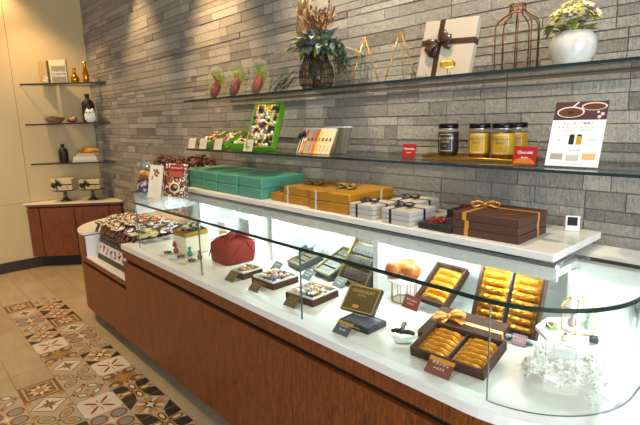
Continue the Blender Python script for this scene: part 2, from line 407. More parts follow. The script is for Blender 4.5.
def stone_wall():
    r = random.Random(3); bm = bmesh.new(); tones = []
    z = 0; row = 0
    def blk(x0, x1, z0, z1, y, tone):
        n0 = len(bm.faces); c = .0015
        vs = [bm.verts.new(p) for p in ((x0, 0.004, z0), (x1, .004, z0), (x1, .004, z1), (x0, .004, z1), (x0 + c, -y, z0 + c), (x1 - c, -y, z0 + c), (x1 - c, -y, z1 - c), (x0 + c, -y, z1 - c))]
        for q in ((4, 5, 6, 7), (0, 1, 5, 4), (1, 2, 6, 5), (2, 3, 7, 6), (3, 0, 4, 7)): bm.faces.new([vs[i] for i in q]); tones.append(tone)
    while z < 3.0:
        nr = 3                            # a course of panels, each of three or four ledges
        hs = [r.choice((.03, .036, .042, .05, .058, .064)) for _ in range(nr)]; H = sum(hs)
        x = -5.82 - r.uniform(0, .5)
        while x < 1.6:
            L = r.choice((.5, .6, .6)); xe = x + L; zz = z
            for h in hs:
                xx = x
                while xx < xe - .01:
                    w = r.choice((.09, .13, .18, .24, .32, .42, .6)); xn = min(xe, xx + w)
                    if xe - xn < .07: xn = xe
                    a, bq = max(xx, -5.82) + .0002, min(xn, 1.6) - .0002
                    if bq - a > .01:
                        blk(a, bq, zz + .0003, min(zz + h, 3.0) - .0003, .006 + r.random() ** 1.6 * .0045, min(1, max(0, r.gauss(.62, .2))))
                    xx = xn
                zz += h
            x = xe + .0015
        z += H + .0018; row += 1
    bm.faces.new([bm.verts.new(p) for p in ((-5.83, -.001, 0), (1.6, -.001, 0), (1.6, -.001, 3), (-5.83, -.001, 3))]); tones.append(.3)
    me = bpy.data.meshes.new('wall_back'); bm.to_mesh(me); bm.free()
    a = me.attributes.new('tone', 'FLOAT', 'FACE'); a.data.foreach_set('value', tones)
    me.materials.append(stone_mat())
    o = bpy.data.objects.new('wall_back', me); C.objects.link(o); struct(o)
stone_wall()
PANEL = mat('glossy_cream_wall_panel', '#c8b48a', .25, var=('#bfa97e', 1.5, .3))
b = B(PANEL, mat('panel_joint', '#9a8a68', .6))
ys = [-5.2, -3.55, -2.15, -.74, .0]; zs = [0, .71, 3.0]
for i in range(4):
    for k in range(2):
        b.box((-5.835, (ys[i] + ys[i + 1]) / 2, (zs[k] + zs[k + 1]) / 2), (.024, ys[i + 1] - ys[i] - .004, zs[k + 1] - zs[k] - .004), 0)
b.box((-5.845, -2.6, 1.5), (.02, 5.2, 3.0), 1)
struct(b.build('wall_left'))
struct(B(mat('dark_brown_skirting', '#2a1a10', .4)).box((-5.816, -2.6, .055), (.014, 5.2, .11)).build('baseboard_left'))
struct(B(mat('white_ceiling_paint', '#e4dccb', .8)).box((-1.6, -2.6, 3.03), (8.5, 5.3, .06)).build('ceiling'))

# ------------------------------------------------------------------ counter
def arc(cx, cy, r, a0, a1, n=14): return [(cx + r * math.cos(R(a0 + (a1 - a0) * i / n)), cy + r * math.sin(R(a0 + (a1 - a0) * i / n))) for i in range(n + 1)]
def footprint(off=0, back=-.021):
    """counter outline: left back, round left front corner, straight front, round right front corner, right back"""
    yl, yr = -.835 + off, -.835 + off
    return [(-4.24 + off, back)] + arc(-3.80, -.395, .44 - off, 180, 270) + arc(-.60, -.495, .34 - off, 270, 360) + [(-.26 - off, back)]
def skin(b, path, z0, z1, mi=0, t=.018):
    """a thin upright board that follows path"""
    ins = []
    for i, p in enumerate(path):
        a = Vector(path[max(i - 1, 0)]); c = Vector(path[min(i + 1, len(path) - 1)]); d = (c - a).normalized(); ins.append((p[0] - d.y * t, p[1] + d.x * t))
    n = len(path)
    for i in range(n - 1):
        P = [path[i], path[i + 1], ins[i + 1], ins[i]]
        b.prism([tuple(q) for q in P], z0, z1, mi)
def seg(x0, x1): return [(x0, -.835), (x1, -.835)]
ct = thing('display_counter', 'long red-brown wood veneer shop counter with white worktop and rounded ends', 'counter', (0, 0, 0))
fp = footprint()
left_curve = fp[0:16]; right_curve = fp[16:]
B(DARKGAP).prism(footprint(.31), .0, .12).build('plinth', ct)
B(DARKGAP).prism(footprint(.022)[:16] + [(-2.97, -.813), (-2.97, -.021)], .13, .505).prism([(-2.965, -.021), (-2.965, -.813)] + footprint(.022)[16:], .13, .744).build('carcass', ct)
cut = [-3.74, -2.97, -2.64, -1.979, -1.323, -.667]
B(WOOD).prism(footprint(.0), .12, .13).build('base_board', ct)
b = B(WOOD); skin(b, left_curve + [(-3.742, -.835)], .132, .472); skin(b, left_curve + [(-3.742, -.835)], .500, .702); b.build('end_panel', ct)
for x0, x1 in zip(cut, cut[1:]):
    b = B(WOOD); skin(b, seg(x0 + .0015, x1 - .0015), .132, .472 if x0 < -3 else .664); b.build('front_panel', ct)
b = B(WOOD); skin(b, [(-.6655, -.835)] + right_curve, .132, .664); b.build('front_panel', ct)
b = B(WOOD); skin(b, seg(-3.7385, -2.9715), .500, .533); b.build('fascia', ct)
for x0, x1 in zip([-2.97, -1.979, -1.323], [-1.979, -1.323, -.667]):
    b = B(WOOD); skin(b, seg(x0 + .0015, x1 - .0015), .690, .744); b.build('fascia', ct)
b = B(WOOD); skin(b, [(-.6655, -.835)] + right_curve, .690, .744); b.build('fascia', ct)
B(WHITE).prism([(-2.97, -.021), (-2.97, -.838)] + footprint(-.003)[16:], .7445, .774).build('worktop', ct)
# sunken tray at the left end: floor, inner walls, rim deck
B(WHITE).prism([(-3.73, -.833), (-2.972, -.833), (-2.972, -.33), (-3.73, -.33)], .5335, .545).build('tray_floor', ct)
b = B(WHITE); b.box((-3.731, -.58, .62), (.012, .49, .152)); b.box((-3.35, -.336, .62), (.75, .012, .152)); b.box((-2.977, -.58, .643), (.010, .49, .2)); b.build('tray_wall', ct)
B(WHITE).prism(footprint(-.003)[:16] + [(-3.737, -.835), (-3.737, -.33), (-2.973, -.33), (-2.973, -.021)], .7025, .716).build('rim_deck', ct)

# ------------------------------------------------------------------ glass showcase on the counter
sc = thing('glass_showcase', 'long glass showcase with rounded end standing on the white counter top', 'showcase', (0, 0, .774))
ZB, ZT = 0.0005, .266                        # local heights of the front panes
def front(x0, x1):
    b = B(GLASS, GEDGE2)
    b.box(((x0 + x1) / 2, -.792, (ZB + ZT) / 2), (x1 - x0 - .003, .006, ZT - ZB), 0)
    for f in b.bm.faces:
        f.normal_update()
        if abs(f.normal.x) > .9: f.material_index = 1
    return b.build('front_pane', sc)
jx = [-2.785, -2.040, -1.297, -.562]
for a, c in zip(jx, jx[1:]): front(a, c)
# curved end pane
pth = [(-.560, -.795)] + arc(-.58, -.525, .27, 275, 358, 16) + [(-.311, -.275)]
n_ = len(pth); b = B(GLASS, GEDGE2)
ins = []
for i, p in enumerate(pth):
    a = Vector(pth[max(i - 1, 0)]); c = Vector(pth[min(i + 1, n_ - 1)]); d = (c - a).normalized(); ins.append((p[0] - d.y * .006, p[1] + d.x * .006))
V0 = [[b.bm.verts.new((x, y, z)) for x, y in pts] for pts in (pth, ins) for z in (ZB, ZT)]
for i in range(n_ - 1):
    for q, w, mi in ((V0[0], V0[1], 0), (V0[2], V0[3], 0), (V0[0], V0[2], 1), (V0[1], V0[3], 1)):
        f = b.bm.faces.new((q[i], q[i + 1], w[i + 1], w[i])); f.material_index = mi; f.smooth = mi == 0
for i in (0, n_ - 1):
    f = b.bm.faces.new((V0[0][i], V0[1][i], V0[3][i], V0[2][i])); f.material_index = 1
b.build('curved_pane', sc)
top = [(-3.30, -.42), (-3.22, -.645), (-2.785, -.803)] + arc(-.585, -.53, .273, 270, 360, 18) + [(-.312, -.272), (-.56, -.272), (-.56, -.42)]
bt = B(GLASS, GEDGE); bt.prism(top, .2665, .2785, 0, 1); bt.build('top_pane', sc)
# lit back shelf box: top slab, valance, back panel, partitions
B(WHITEM).box((-1.79, -.14, .246), (2.98, .25, .02)).build('back_top', sc)
B(WHITEM).box((-1.89, -.335, .246), (2.66, .139, .02)).build('back_top', sc)
B(WHITEM).box((-1.79, -.262, .231), (2.98, .012, .046)).build('valance', sc)
B(WHITEM).box((-1.89, -.404, .243), (2.66, .012, .042)).build('valance', sc)
B(WHITEM).box((-1.79, -.195, .118), (2.98, .012, .235)).build('back_panel', sc)
B(WHITEM).box((-.556, -.255, .118), (.018, .105, .235)).build('partition', sc)
for x in (-2.735, -1.985, -1.268):
    B(WHITEM).box((x, -.305, .118), (.018, .205, .235)).box((x, -.413, .118), (.026, .012, .235)).build('partition', sc)
B(WHITEM).box((-3.215, -.40, .195), (.02, .46, .142)).build('end_panel', sc)
B(WHITEM).prism([(-.315, -.27), (-.301, -.27), (-.301, -.02), (-.315, -.02)], .0005, .235).build('end_panel', sc)
LED = mat('led_strip_light', '#ffffff', .5, emit='#e4f8ff', es=5)
b = B(LED)
b.box((-1.89, -.385, .226), (2.6, .012, .006)); b.build('led_strip', sc)
b = B(LED); b.box((-.45, -.25, .210), (.27, .01, .006)); b.build('led_strip', sc)
lg = thing('white_ledge', 'thick white ledge board above the back of the glass showcase carrying gift boxes', 'ledge', (0, 0, 1.054))
B(WHITE).box((-2.06, -.218, .013), (2.98, .392, .025), 0, .002).build('board', lg)
for x in [-3.36 + .38 * i for i in range(8)]:
    B(STEEL).lathe([(0, -.024), (.006, -.024), (.006, .0006), (0, .0006)], (x, -.36 + .0, 0)).build('stud', lg)

# ------------------------------------------------------------------ wall shelves
def shelf(z, y, x0, x1, label):
    t = thing('glass_shelf', label, 'shelf', (0, 0, z))
    b = B(SHELFGLASS, GEDGE); b.prism([(x0, y), (x1, y), (x1, -.019), (x0, -.019)], -.009, 0, 0, 1); b.build('pane', t)
    b = B(mat('shelf_channel', '#5c5448', .5, .2)); b.box(((x0 + x1) / 2, -.017, -.013), (x1 - x0, .008, .0065)); b.build('channel', t)
shelf(1.630, -.365, -2.93, .75, 'long upper glass wall shelf with dark green edge above another glass shelf')
shelf(1.325, -.365, -2.94, .75, 'long lower glass wall shelf with dark green edge above the white ledge')

# ------------------------------------------------------------------ corner cabinet and corner shelves at the far end
cab = thing('corner_cabinet', 'red-brown triangular corner cabinet with cream top beside cream wall', 'cabinet', (-5.823, 0, 0))
def tri(ox, oy, back=.012): return [(.001, -back), (.001, -oy), (ox, -back)]
def diag(a, c, t, z0, z1, m, name, u0, u1, out=0):
    """upright board on the diagonal from a to c between the fractions u0 and u1"""
    a, c = Vector(a), Vector(c); d = c - a; n = Vector((d.y, -d.x)).normalized()
    p, q = a + d * u0, a + d * u1
    return B(m).prism([tuple(p + n * out), tuple(q + n * out), tuple(q + n * (out - t)), tuple(p + n * (out - t))], z0, z1).build(name, cab)
A_, B_ = (.022, -.79), (.640, -.034)
B(mat('dark_carcass', '#2c150c', .5)).prism([(.001, -.018), (.001, -.772), (.622, -.018)], .125, .684).build('carcass', cab)
for u0, u1 in ((.0, .125), (.13, .495), (.5, .87), (.875, 1.0)):
    diag(A_, B_, .018, .125, .645, WOOD, 'door' if .1 < u1 - u0 and .1 < u0 < .8 else 'filler', u0 + .002, u1 - .002)
diag(A_, B_, .018, .662, .684, WOOD, 'fascia', 0, 1)
B(mat('cream_cabinet_top', '#ddd0b4', .35)).prism([(.001, -.017), (.001, -.815), (.662, -.017)], .6845, .702).build('top', cab)
B(DARKGAP).prism([(.001, -.018), (.001, -.72), (.58, -.018)], .001, .1245).build('plinth', cab)
for z, nm in ((1.925, 'topmost'), (1.52, 'middle'), (1.11, 'lowest')):
    t = thing('corner_shelf', nm + ' of the three glass corner shelves above the corner cabinet', 'shelf', (-5.823, 0, z))
    B(SHELFGLASS, mat('corner_glass_edge', '#2a2a1c', .15)).prism([(.001, -.018), (.001, -.685), (.56, -.018)], -.015, 0, 0, 1).build('pane', t)
def onshelf(u, v): # u along the diagonal from the cream wall to the stone wall, v in metres behind the front edge
    a = Vector((-5.823, -.685)); c = Vector((-5.263, -.018)); d = c - a; n = Vector((-d.y, d.x)).normalized(); p = a + d * u + n * v; return p.x, p.y
DA = math.atan2(.667, .56)
# topmost shelf
x, y = onshelf(.245, .10)
t = thing('paper_bag', 'plain tan paper bag with white lettering at left of top corner shelf', 'bag', (x, y, 1.9255), DA)
B(mat('tan_kraft_paper', '#a58a5c', .7)).box((0, 0, .115), (.085, .05, .23), 0, .002).build('bag_body', t)
text('50', .06, TXTW, t, (.02, -.0262, .045), (R(90), R(-70), 0))
x, y = onshelf(.415, .10)
t = thing('picture_book', 'grey book with white title standing upright on top corner shelf', 'book', (x, y, 1.9255), DA)
B(mat('pale_grey_cover', '#bdb597', .6)).box((0, 0, .118), (.17, .03, .235), 0, .001).build('cover', t)
B(mat('taupe_panel', '#837a68', .6)).box((.004, -.0156, .088), (.145, .001, .17)).build('title_panel', t)
text('Dandelion\nChocolate', .034, TXTW, t, (.006, -.0163, .095), (R(90), 0, 0))
BRASS = mat('polished_brass', '#d2912a', .16, 1)
x, y = onshelf(.60, .09)
tag(B(BRASS).lathe([(0, 0), (.03, 0), (.04, .02), (.042, .045), (.03, .07), (.016, .09), (.013, .125), (.02, .148), (.017, .148), (.010, .125), (0, .12)]).build('brass_vase', None, (x, y, 1.9255)), 'short round-bellied brass bud vase beside grey book on top corner shelf', 'vase')
x, y = onshelf(.735, .08)
tag(B(BRASS).lathe([(0, 0), (.028, 0), (.029, .045), (.03, .085), (.022, .12), (.013, .155), (.013, .18), (.023, .205), (.02, .205), (.010, .18), (0, .17)]).build('brass_vase', None, (x, y, 1.9255)), 'tall slender brass bud vase nearest the stone wall on top corner shelf', 'vase')
# middle shelf
x, y = onshelf(.29, .11)
t = thing('driftwood_bowl', 'brown textured bark bowl holding pale succulents on middle corner shelf', 'bowl', (x, y, 1.5205))
B(mat('bark_brown', '#5c4326', .8, bump=(40, 1), var=('#9a7c4c', 30, .2))).lathe([(0, 0), (.04, 0), (.075, .02), (.10, .05), (.092, .05), (.06, .03), (0, .03)]).build('bowl', t)
b = B(LEAFG, DRY, mat('pale_green', '#a3a07a', .7)); r = random.Random(5)
for i in range(60):
    a = r.random() * 2 * PI; q = r.random() * .06
    b.leaf((q * math.cos(a), q * math.sin(a), .035), (math.cos(a) * .8, math.sin(a) * .8, r.uniform(.5, 1.3)), r.uniform(.04, .075), .02, .3, r.choice((0, 1, 2, 2)))
b.build('foliage', t)
x, y = onshelf(.50, .10)
t = thing('succulent_cluster', 'small heap of dried pods and pale succulents beside black bottle', 'plant', (x, y, 1.5205))
b = B(DRY, RUST, mat('pale_pod', '#b7a888', .7)); r = random.Random(6)
for i in range(16):
    a = r.random() * 2 * PI; q = r.random() * .05; b.ball((q * math.cos(a), q * math.sin(a), .016 + r.random() * .04), (.018, .016, .016), r.choice((0, 1, 2)), 1)
b.ball((0, 0, .02), (.05, .05, .02), 1, 2)
b.build('pod', t)
x, y = onshelf(.70, .12)
bottle = tag(B(mat('matt_black_ceramic', '#0f0d0d', .5)).lathe([(0, 0), (.055, 0), (.062, .01), (.062, .17), (.055, .205), (.03, .232), (.02, .24), (.02, .275), (.026, .278), (.026, .292), (0, .292)]).build('black_bottle', None, (x, y, 1.5205)), 'tall matt black bottle behind the white owl', 'bottle')
x, y = onshelf(.755, .035)
t = thing('owl_figurine', 'white ceramic owl with dark eyes in front of tall black bottle', 'figurine', (x, y, 1.5205), DA)
OWL = mat('white_glazed_ceramic', '#e9e4da', .3)
b = B(OWL); b.lathe([(0, 0), (.035, 0), (.048, .025), (.05, .06), (.046, .09), (.046, .11), (.036, .128), (0, .134)])
for s in (-1, 1): b.lathe([(.014, 0), (.009, .016), (0, .03)], (s * .028, 0, .118), 8); b.ball((s * .042, -.004, .055), (.014, .03, .045), 0, 2)
b.build('body', t)
for s in (-1, 1): B(BLACK).ball((s * .017, -.043, .1), (.009, .006, .007), 0, 2).build('eye', t)
B(mat('grey_beak', '#4c4238', .5)).ball((0, -.048, .085), (.004, .006, .009), 0, 1).build('beak', t)
# lowest shelf
x, y = onshelf(.345, .10)
tag(B(mat('matt_black_ceramic', '#0f0d0d', .5)).lathe([(0, 0), (.04, 0), (.046, .008), (.046, .11), (.04, .135), (.02, .15), (.015, .155), (.015, .178), (.019, .18), (.019, .19), (0, .19)]).build('black_bottle', None, (x, y, 1.1105)), 'small matt black bottle left of the white books on lowest corner shelf', 'bottle')
x, y = onshelf(.64, .09); zz = 1.1105
for i, (w, d, h, c) in enumerate([(.26, .15, .022, '#c9c0a8'), (.24, .15, .036, '#d6cdb6'), (.19, .14, .03, '#b5ac94')]):
    t = thing('book', ['thin cream book at the bottom of the pile on lowest corner shelf', 'thick cream book in the middle of the pile on lowest corner shelf', 'grey-cream book on top of the pile under the red pod'][i], 'book', (x + i * .004, y, zz), DA)
    cm = mat('book_cover_%d' % i, c, .6)
    B(cm).box((0, 0, .001), (w, d, .002)).box((0, 0, h - .001), (w, d, .002)).box((0, -d / 2 + .001, h / 2), (w, .002, h - .004)).build('cover', t)
    B(mat('paper_pages', '#e5dcc8', .8)).box((0, .003, h / 2), (w - .006, d - .008, h - .0042)).build('pages', t)
    zz += h + .0004
x, y = onshelf(.665, .09)
t = thing('cacao_pod', 'red and yellow cacao pod lying on the book pile', 'cacao pod', (x, y, zz + .028), DA)
def pod_mesh(L, r, m, m2):
    b = B(m, m2); n = 30; rings = []
    for i in range(17):
        u = i / 16; rad = r * math.sin(PI * (u * .93 + .035)) ** .75 * (1.05 - .35 * u)
        rings.append([b.bm.verts.new((L * (u - .5), rad * (1 + .09 * math.cos(10 * 2 * PI * k / n)) * math.cos(2 * PI * k / n), rad * (1 + .09 * math.cos(10 * 2 * PI * k / n)) * math.sin(2 * PI * k / n))) for k in range(n)])
    for q, w in zip(rings, rings[1:]):
        for k in range(n):
            f = b.bm.faces.new((q[k], q[(k + 1) % n], w[(k + 1) % n], w[k])); f.material_index = 0; f.smooth = True
    b.bm.faces.new(rings[0][::-1]); b.bm.faces.new(rings[-1])
    b.tube([(-L / 2 + .003, 0, 0), (-L / 2 - .012, 0, .004)], .006, 8, 1)
    return b
PODY = mat('red_yellow_pod', '#8a1a12', .4, var=('#e0a020', 14, .12)); PODR = mat('dark_red_pod', '#4a120c', .55, var=('#9a3a18', 26, .12))
pod_mesh(.22, .032, PODY, DRY).build('pod', t)
# cake stands and gift boxes on the cabinet
for i, (cx, cy) in enumerate([(-5.645, -.44), (-5.485, -.21)]):
    t = thing('cake_stand', ['dark metal cake stand on the corner cabinet left of its twin', 'dark metal cake stand on the corner cabinet nearest the stone wall'][i], 'cake stand', (cx, cy, .7025))
    PEW = mat('dark_pewter', '#5b5448', .35, .7)
    B(PEW).lathe([(0, 0), (.055, 0), (.055, .006), (.03, .02), (.018, .05), (.016, .09), (.03, .112), (0, .112)]).build('foot', t)
    B(PEW).lathe([(0, .1122), (.10, .1122), (.125, .12), (.128, .126), (.12, .126), (.10, .119), (0, .119)]).build('plate', t)
    h = .122 if i == 0 else .10
    t = thing('gift_box_or_lid', ['taller cream gift box with dark bow on the left cake stand', 'flatter cream gift box with dark bow on the right cake stand'][i], 'gift box', (cx, cy, .8222), DA)
    B(CREAM).box((0, 0, h / 2), (.215, .12, h), 0, .002).build('box', t)
    b = B(BROWNRIB); band(b, .215, .12, h, x=-.05, rw=.014); b.box((0, -.0606, h * .5), (.216, .001, .012)); bow(b, (-.05, -.064, h * .62), .075, .02, 0, (0, -1, 0), (1, 0, .3)); b.build('ribbon', t)
    B(GOLDP).lathe([(0, 0), (.016, 0), (.016, .001), (0, .001)], (.06, -.0602, h * .28), 16, 0, False, None).build('seal', t).rotation_euler = (0, 0, 0)
    o = t.children[-1]; o.rotation_euler = (R(90), 0, 0); o.location = (.06, -.0602, h * .28)
    for v in o.data.vertices: v.co -= Vector((.06, -.0602, h * .28))


# ================================================================== upper glass shelf
ZS = 1.6305
def dome_glass():
    m = bpy.data.materials.new('thick_dome_glass'); m.use_nodes = True
    n = m.node_tree.nodes; l = m.node_tree.links
    for q in list(n): n.remove(q)
    o = n.new('ShaderNodeOutputMaterial'); mx = n.new('ShaderNodeMixShader'); t = n.new('ShaderNodeBsdfTransparent'); g = n.new('ShaderNodeBsdfPrincipled'); w = n.new('ShaderNodeLayerWeight'); p = n.new('ShaderNodeMath')
    t.inputs['Color'].default_value = (.96, .97, .90, 1); g.inputs['Base Color'].default_value = (.75, .78, .62, 1); g.inputs['Roughness'].default_value = .15
    p.operation = 'MULTIPLY_ADD'; p.inputs[1].default_value = .6; p.inputs[2].default_value = .02; w.inputs['Blend'].default_value = .14  # pale colour painted in at the rim, imitating bright refracted glass edges
    l.new(w.outputs['Facing'], p.inputs[0]); l.new(p.outputs[0], mx.inputs[0]); l.new(t.outputs[0], mx.inputs[1]); l.new(g.outputs[0], mx.inputs[2]); l.new(mx.outputs[0], o.inputs[0])
    return m
DOME = dome_glass()
def cloche(x, label, green):
    t = thing('glass_cloche', label, 'cloche', (x, -.17, ZS), R(20))
    b = B(DOME)
    pr = [(.056, 0), (.057, .10), (.055, .15), (.046, .18), (.028, .199), (.006, .206), (.006, .21)]
    b.lathe(pr, n=32); b.tube([(.057 * math.cos(2 * PI * k / 32), .057 * math.sin(2 * PI * k / 32), .002) for k in range(32)], .0018, 6, closed=True); b.ball((0, 0, .217), .011, 0, 2); b.build('dome', t)
    g = B(LEAFG, mat('yellow_green_leaf', '#a9ac2e', .5))
    r = random.Random(int(-x * 100))
    for i in range(26): g.leaf((r.uniform(-.012, .022), r.uniform(.0, .03), .085), (r.uniform(-.35, .55), r.uniform(-.5, .5), 1), r.uniform(.06, .11), .024, .25, r.choice((0, 1, 1)))
    o = g.build('foliage', t)
    for v in o.data.vertices:
        q = math.hypot(v.co.x, v.co.y)
        if q > .048: v.co.x *= .048 / q; v.co.y *= .048 / q
    t2 = thing('cacao_pod', 'dark red cacao pod under the ' + label.split(' one ')[0].split(' of ')[0] + ' glass cloche', 'cacao pod', (x + .002, -.185, ZS + .067))
    t2.rotation_euler = Vector((.33, .32, 1)).to_track_quat('X', 'Z').to_euler()
    pod_mesh(.128, .031, PODR, DRY).build('pod', t2)
for i, x in enumerate((-2.83, -2.60, -2.36)):
    cloche(x, ['leftmost of the three glass cloches', 'middle one of the three glass cloches', 'rightmost of the three glass cloches'][i] + ' on upper shelf', i)
# fern bunch
t = thing('fern_bunch', 'dark striped fern leaves lying between the cloches and wire vase', 'foliage', (-2.13, -.19, ZS))
b = B(LEAFD, LEAFB, mat('pale_leaf_stripe', '#8f9a86', .6)); r = random.Random(2)
for i in range(40):
    u = r.random(); b.leaf((-.055 + .05 * u, -.05 + .06 * u + r.uniform(-.02, .02), .003 + r.random() * .015), (.38 + r.uniform(-.25, .25), .40 + r.uniform(-.25, .25), r.uniform(.6, 1.2)), r.uniform(.09, .165), .011, r.uniform(.05, .25), r.choice((0, 0, 1, 2)), n=6)
b.build('frond', t)
# wire vase with dried flowers
t = thing('wire_vase', 'round black wire vase holding the dried protea arrangement', 'vase', (-1.86, -.18, ZS))
b = B(BLACK); prof = [(.062, .004), (.082, .03), (.088, .07), (.08, .11), (.062, .15), (.052, .178)]
for k in range(26):
    a = 2 * PI * k / 26; b.tube([(q * math.cos(a), q * math.sin(a), z) for q, z in prof], .0015, 5)
for q, z in prof: b.tube([(q * math.cos(2 * PI * k / 28), q * math.sin(2 * PI * k / 28), z) for k in range(28)], .0018, 5, closed=True)
b.lathe([(0, 0), (.062, 0), (.062, .004), (0, .004)]); b.build('wire_frame', t)
B(glass('smoky_glass', (.72, .66, .6))).lathe([(0, .006), (.058, .006), (.076, .032), (.081, .07), (.073, .11), (.055, .15), (.045, .175)], n=28).build('glass_liner', t)
t = thing('dried_arrangement', 'dried arrangement of protea, blue-green leaves and drooping fern in black wire vase', 'flower arrangement', (-1.86, -.18, ZS + .008)); t.scale = (1.22, 1.22, 1.1)
b = B(RUST, LEAFD); r = random.Random(11)
for i in range(12):
    a = r.random() * 6.28; b.tube([(.02 * math.cos(a), .02 * math.sin(a), 0), (.03 * math.cos(a + 2), .03 * math.sin(a + 2), .09), (.02 * math.cos(a), .02 * math.sin(a), .17)], .004, 6, i % 2)
b.build('stem', t)
EUC = mat('pale_eucalyptus_leaf', '#6d7c70', .65, var=('#98a798', 25, .3))
b = B(EUC, LEAFG, LEAFD, LEAFB)
for i in range(190):
    a = r.uniform(0, 2 * PI); el = r.uniform(-.1, 1.3); q = r.uniform(.02, .09)
    n_ = Vector((math.cos(a), math.sin(a) * .8, el)).normalized()
    c = Vector((0, 0, .175)) + Vector((n_.x * q, n_.y * q, n_.z * q * .9))
    d = (n_ + Vector((r.uniform(-1.2, 1.2), r.uniform(-1.2, 1.2), r.uniform(-.9, .7)))).normalized(); k = r.random()
    b.leaf(c, d, r.uniform(.034, .06), r.uniform(.02, .034), r.uniform(.1, .6), 0 if k < .5 else (1 if k < .68 else (2 if k < .8 else 3)))
b.build('leaf', t)
b = B(DRY, mat('tan_protea', '#b58a54', .7))
for (dx, dy, dz, L, ra) in ((-.035, -.03, .2, .19, .028), (.015, .0, .20, .10, .03)):
    b.lathe([(0, dz), (ra * .7, dz + .02), (ra * .8, dz + L * .4), (ra * .35, dz + L * .85), (0, dz + L)], (dx, dy, 0), 12, 1)
    for k in range(70):
        a = k * 2.4; h = k / 70; q = ra * (.9 - .5 * h)
        b.leaf((dx + q * math.cos(a), dy + q * math.sin(a), dz + h * L * .75), (math.cos(a) * .3, math.sin(a) * .3, 1), L * .28, .014, -.1, k % 2)
b.build('protea', t)
b = B(RUST, DRY)
for i in range(42):
    a = r.uniform(0, 6.28); q = .045 * r.random(); p0 = Vector((q * math.cos(a) + .02, q * math.sin(a), .22)); d = Vector((math.cos(a) * .45, math.sin(a) * .35, 1)).normalized(); L = r.uniform(.06, .15)
    b.tube([p0, p0 + d * L * .5 + Vector((r.uniform(-.01, .01), 0, 0)), p0 + d * L], .0012, 4, i % 2)
    for k in range(4): b.leaf(p0 + d * L * (.5 + .15 * k), (d + Vector((r.uniform(-1, 1), r.uniform(-1, 1), .2))), .028, .009, .2, (i + k) % 2, n=3)
b.build('dry_frond', t)
b = B(mat('pale_dry_grass', '#a8977c', .7), LEAFD)
for i in range(14):
    a = r.uniform(-.6, .6) + (0 if i % 3 else PI); L = r.uniform(.14, .21)
    pts = [(0, 0, .17)] + [(L * u * math.cos(a) * .8, L * u * math.sin(a) * .6 + L * u * math.cos(a) * .6, .17 + .09 * u - .13 * u * u) for u in (.25, .5, .75, 1)]
    b.strip(pts, (-math.sin(a), math.cos(a), .2), [.004, .009, .009, .007, .001], .0006, 0)
b.build('grass_blade', t)
b = B(LEAFD)
for i in range(60):
    a = R(r.uniform(10, 85)); q0 = r.uniform(.03, .06); L = r.uniform(.10, .20); q1 = r.uniform(.09, .15); z0 = r.uniform(.17, .215)
    for k in range(12):
        u = k / 12; q = q0 + (q1 - q0) * math.sqrt(u); z = z0 + .05 * u - L * u * u * 1.1
        b.leaf((q * math.cos(a), q * math.sin(a) * .9, z), (r.uniform(-.7, .7), r.uniform(-.7, .7), -.5), .024, .006, .1, 1, n=2)
b.build('hanging_fern', t)
# brass triangle frames
for i, x in enumerate((-1.525, -1.325)):
    t = thing('glass_pyramid', ['tall brass-edged glass pyramid next to the dried arrangement', 'tall brass-edged glass pyramid next to the white gift box'][i], 'ornament', (x, -.19, ZS), R(38))
    ap = Vector((.0, .01, .212)); base = [Vector((-.066, -.022, .002)), Vector((.066, -.022, .002)), Vector((.012, .05, .002))]
    b = B(GOLD)
    for k, q in enumerate(base): b.tube([q, ap], .0026 if k < 2 else .0018, 6); b.tube([q, base[(k + 1) % 3]], .0018, 6)
    b.build('frame', t)
    b = B(GLASS)
    for k in range(3): b.face([base[k], base[(k + 1) % 3], ap])
    b.build('glass_side', t)
# white gift box on an easel
t = thing('display_easel', 'small brass wire easel carrying the tilted white gift box', 'easel', (-1.10, -.215, ZS), R(4))
b = B(mat('dark_brass', '#8a6024', .35, .9))
for x in (-.05, .05): b.tube([(x, .070, .09), (x, .045, .004), (x, -.035, .003), (x, -.038, .018)], .002, 6); b.tube([(x, .070, .09), (x, .10, .003)], .002, 6)
b.tube([(-.05, .070, .09), (.05, .070, .09)], .002, 6); b.build('wire_frame', t)
t = thing('gift_box_or_lid', 'large square off-white gift box with dark brown bow standing on an easel', 'gift box', (-1.105, -.222, ZS + .0085), R(4), None, R(-14), R(3)); t.scale = (1.08, 1, 1.1)
PBX = mat('blush_white_box', '#b5a793', .5)
B(PBX).box((0, .014, .1), (.205, .028, .198), 0, .002).build('box', t)
b = B(mat('bronze_brown_ribbon', '#452a1a', .3))
b.box((-.032, -.0006, .1), (.02, .0012, .199)).box((-.032, .014, .1995), (.02, .03, .0012)).box((0, -.0007, .12), (.206, .0012, .02)).box((.1032, .014, .12), (.0012, .03, .02))
bow(b, (-.032, -.004, .12), .075, .022, 0, (0, -1, 0), (.9, 0, .45)); b.build('ribbon', t)
t = thing('disc_card_stand', 'tiny stand with oval gold disc in front of the white gift box', 'card stand', (-1.045, -.27, ZS), R(42))
B(GOLD).ball((0, 0, .046), (.030, .002, .018), 0, 2, (R(-20), 0, 0)).build('disc', t)
B(mat('dark_brass', '#8a6024')).tube([(0, 0, .036), (.0, .003, .0015), (-.012, .0, .0015)], .0016, 6).tube([(0, .003, .0022), (.018, .012, .0015)], .0016, 6).build('stem', t)
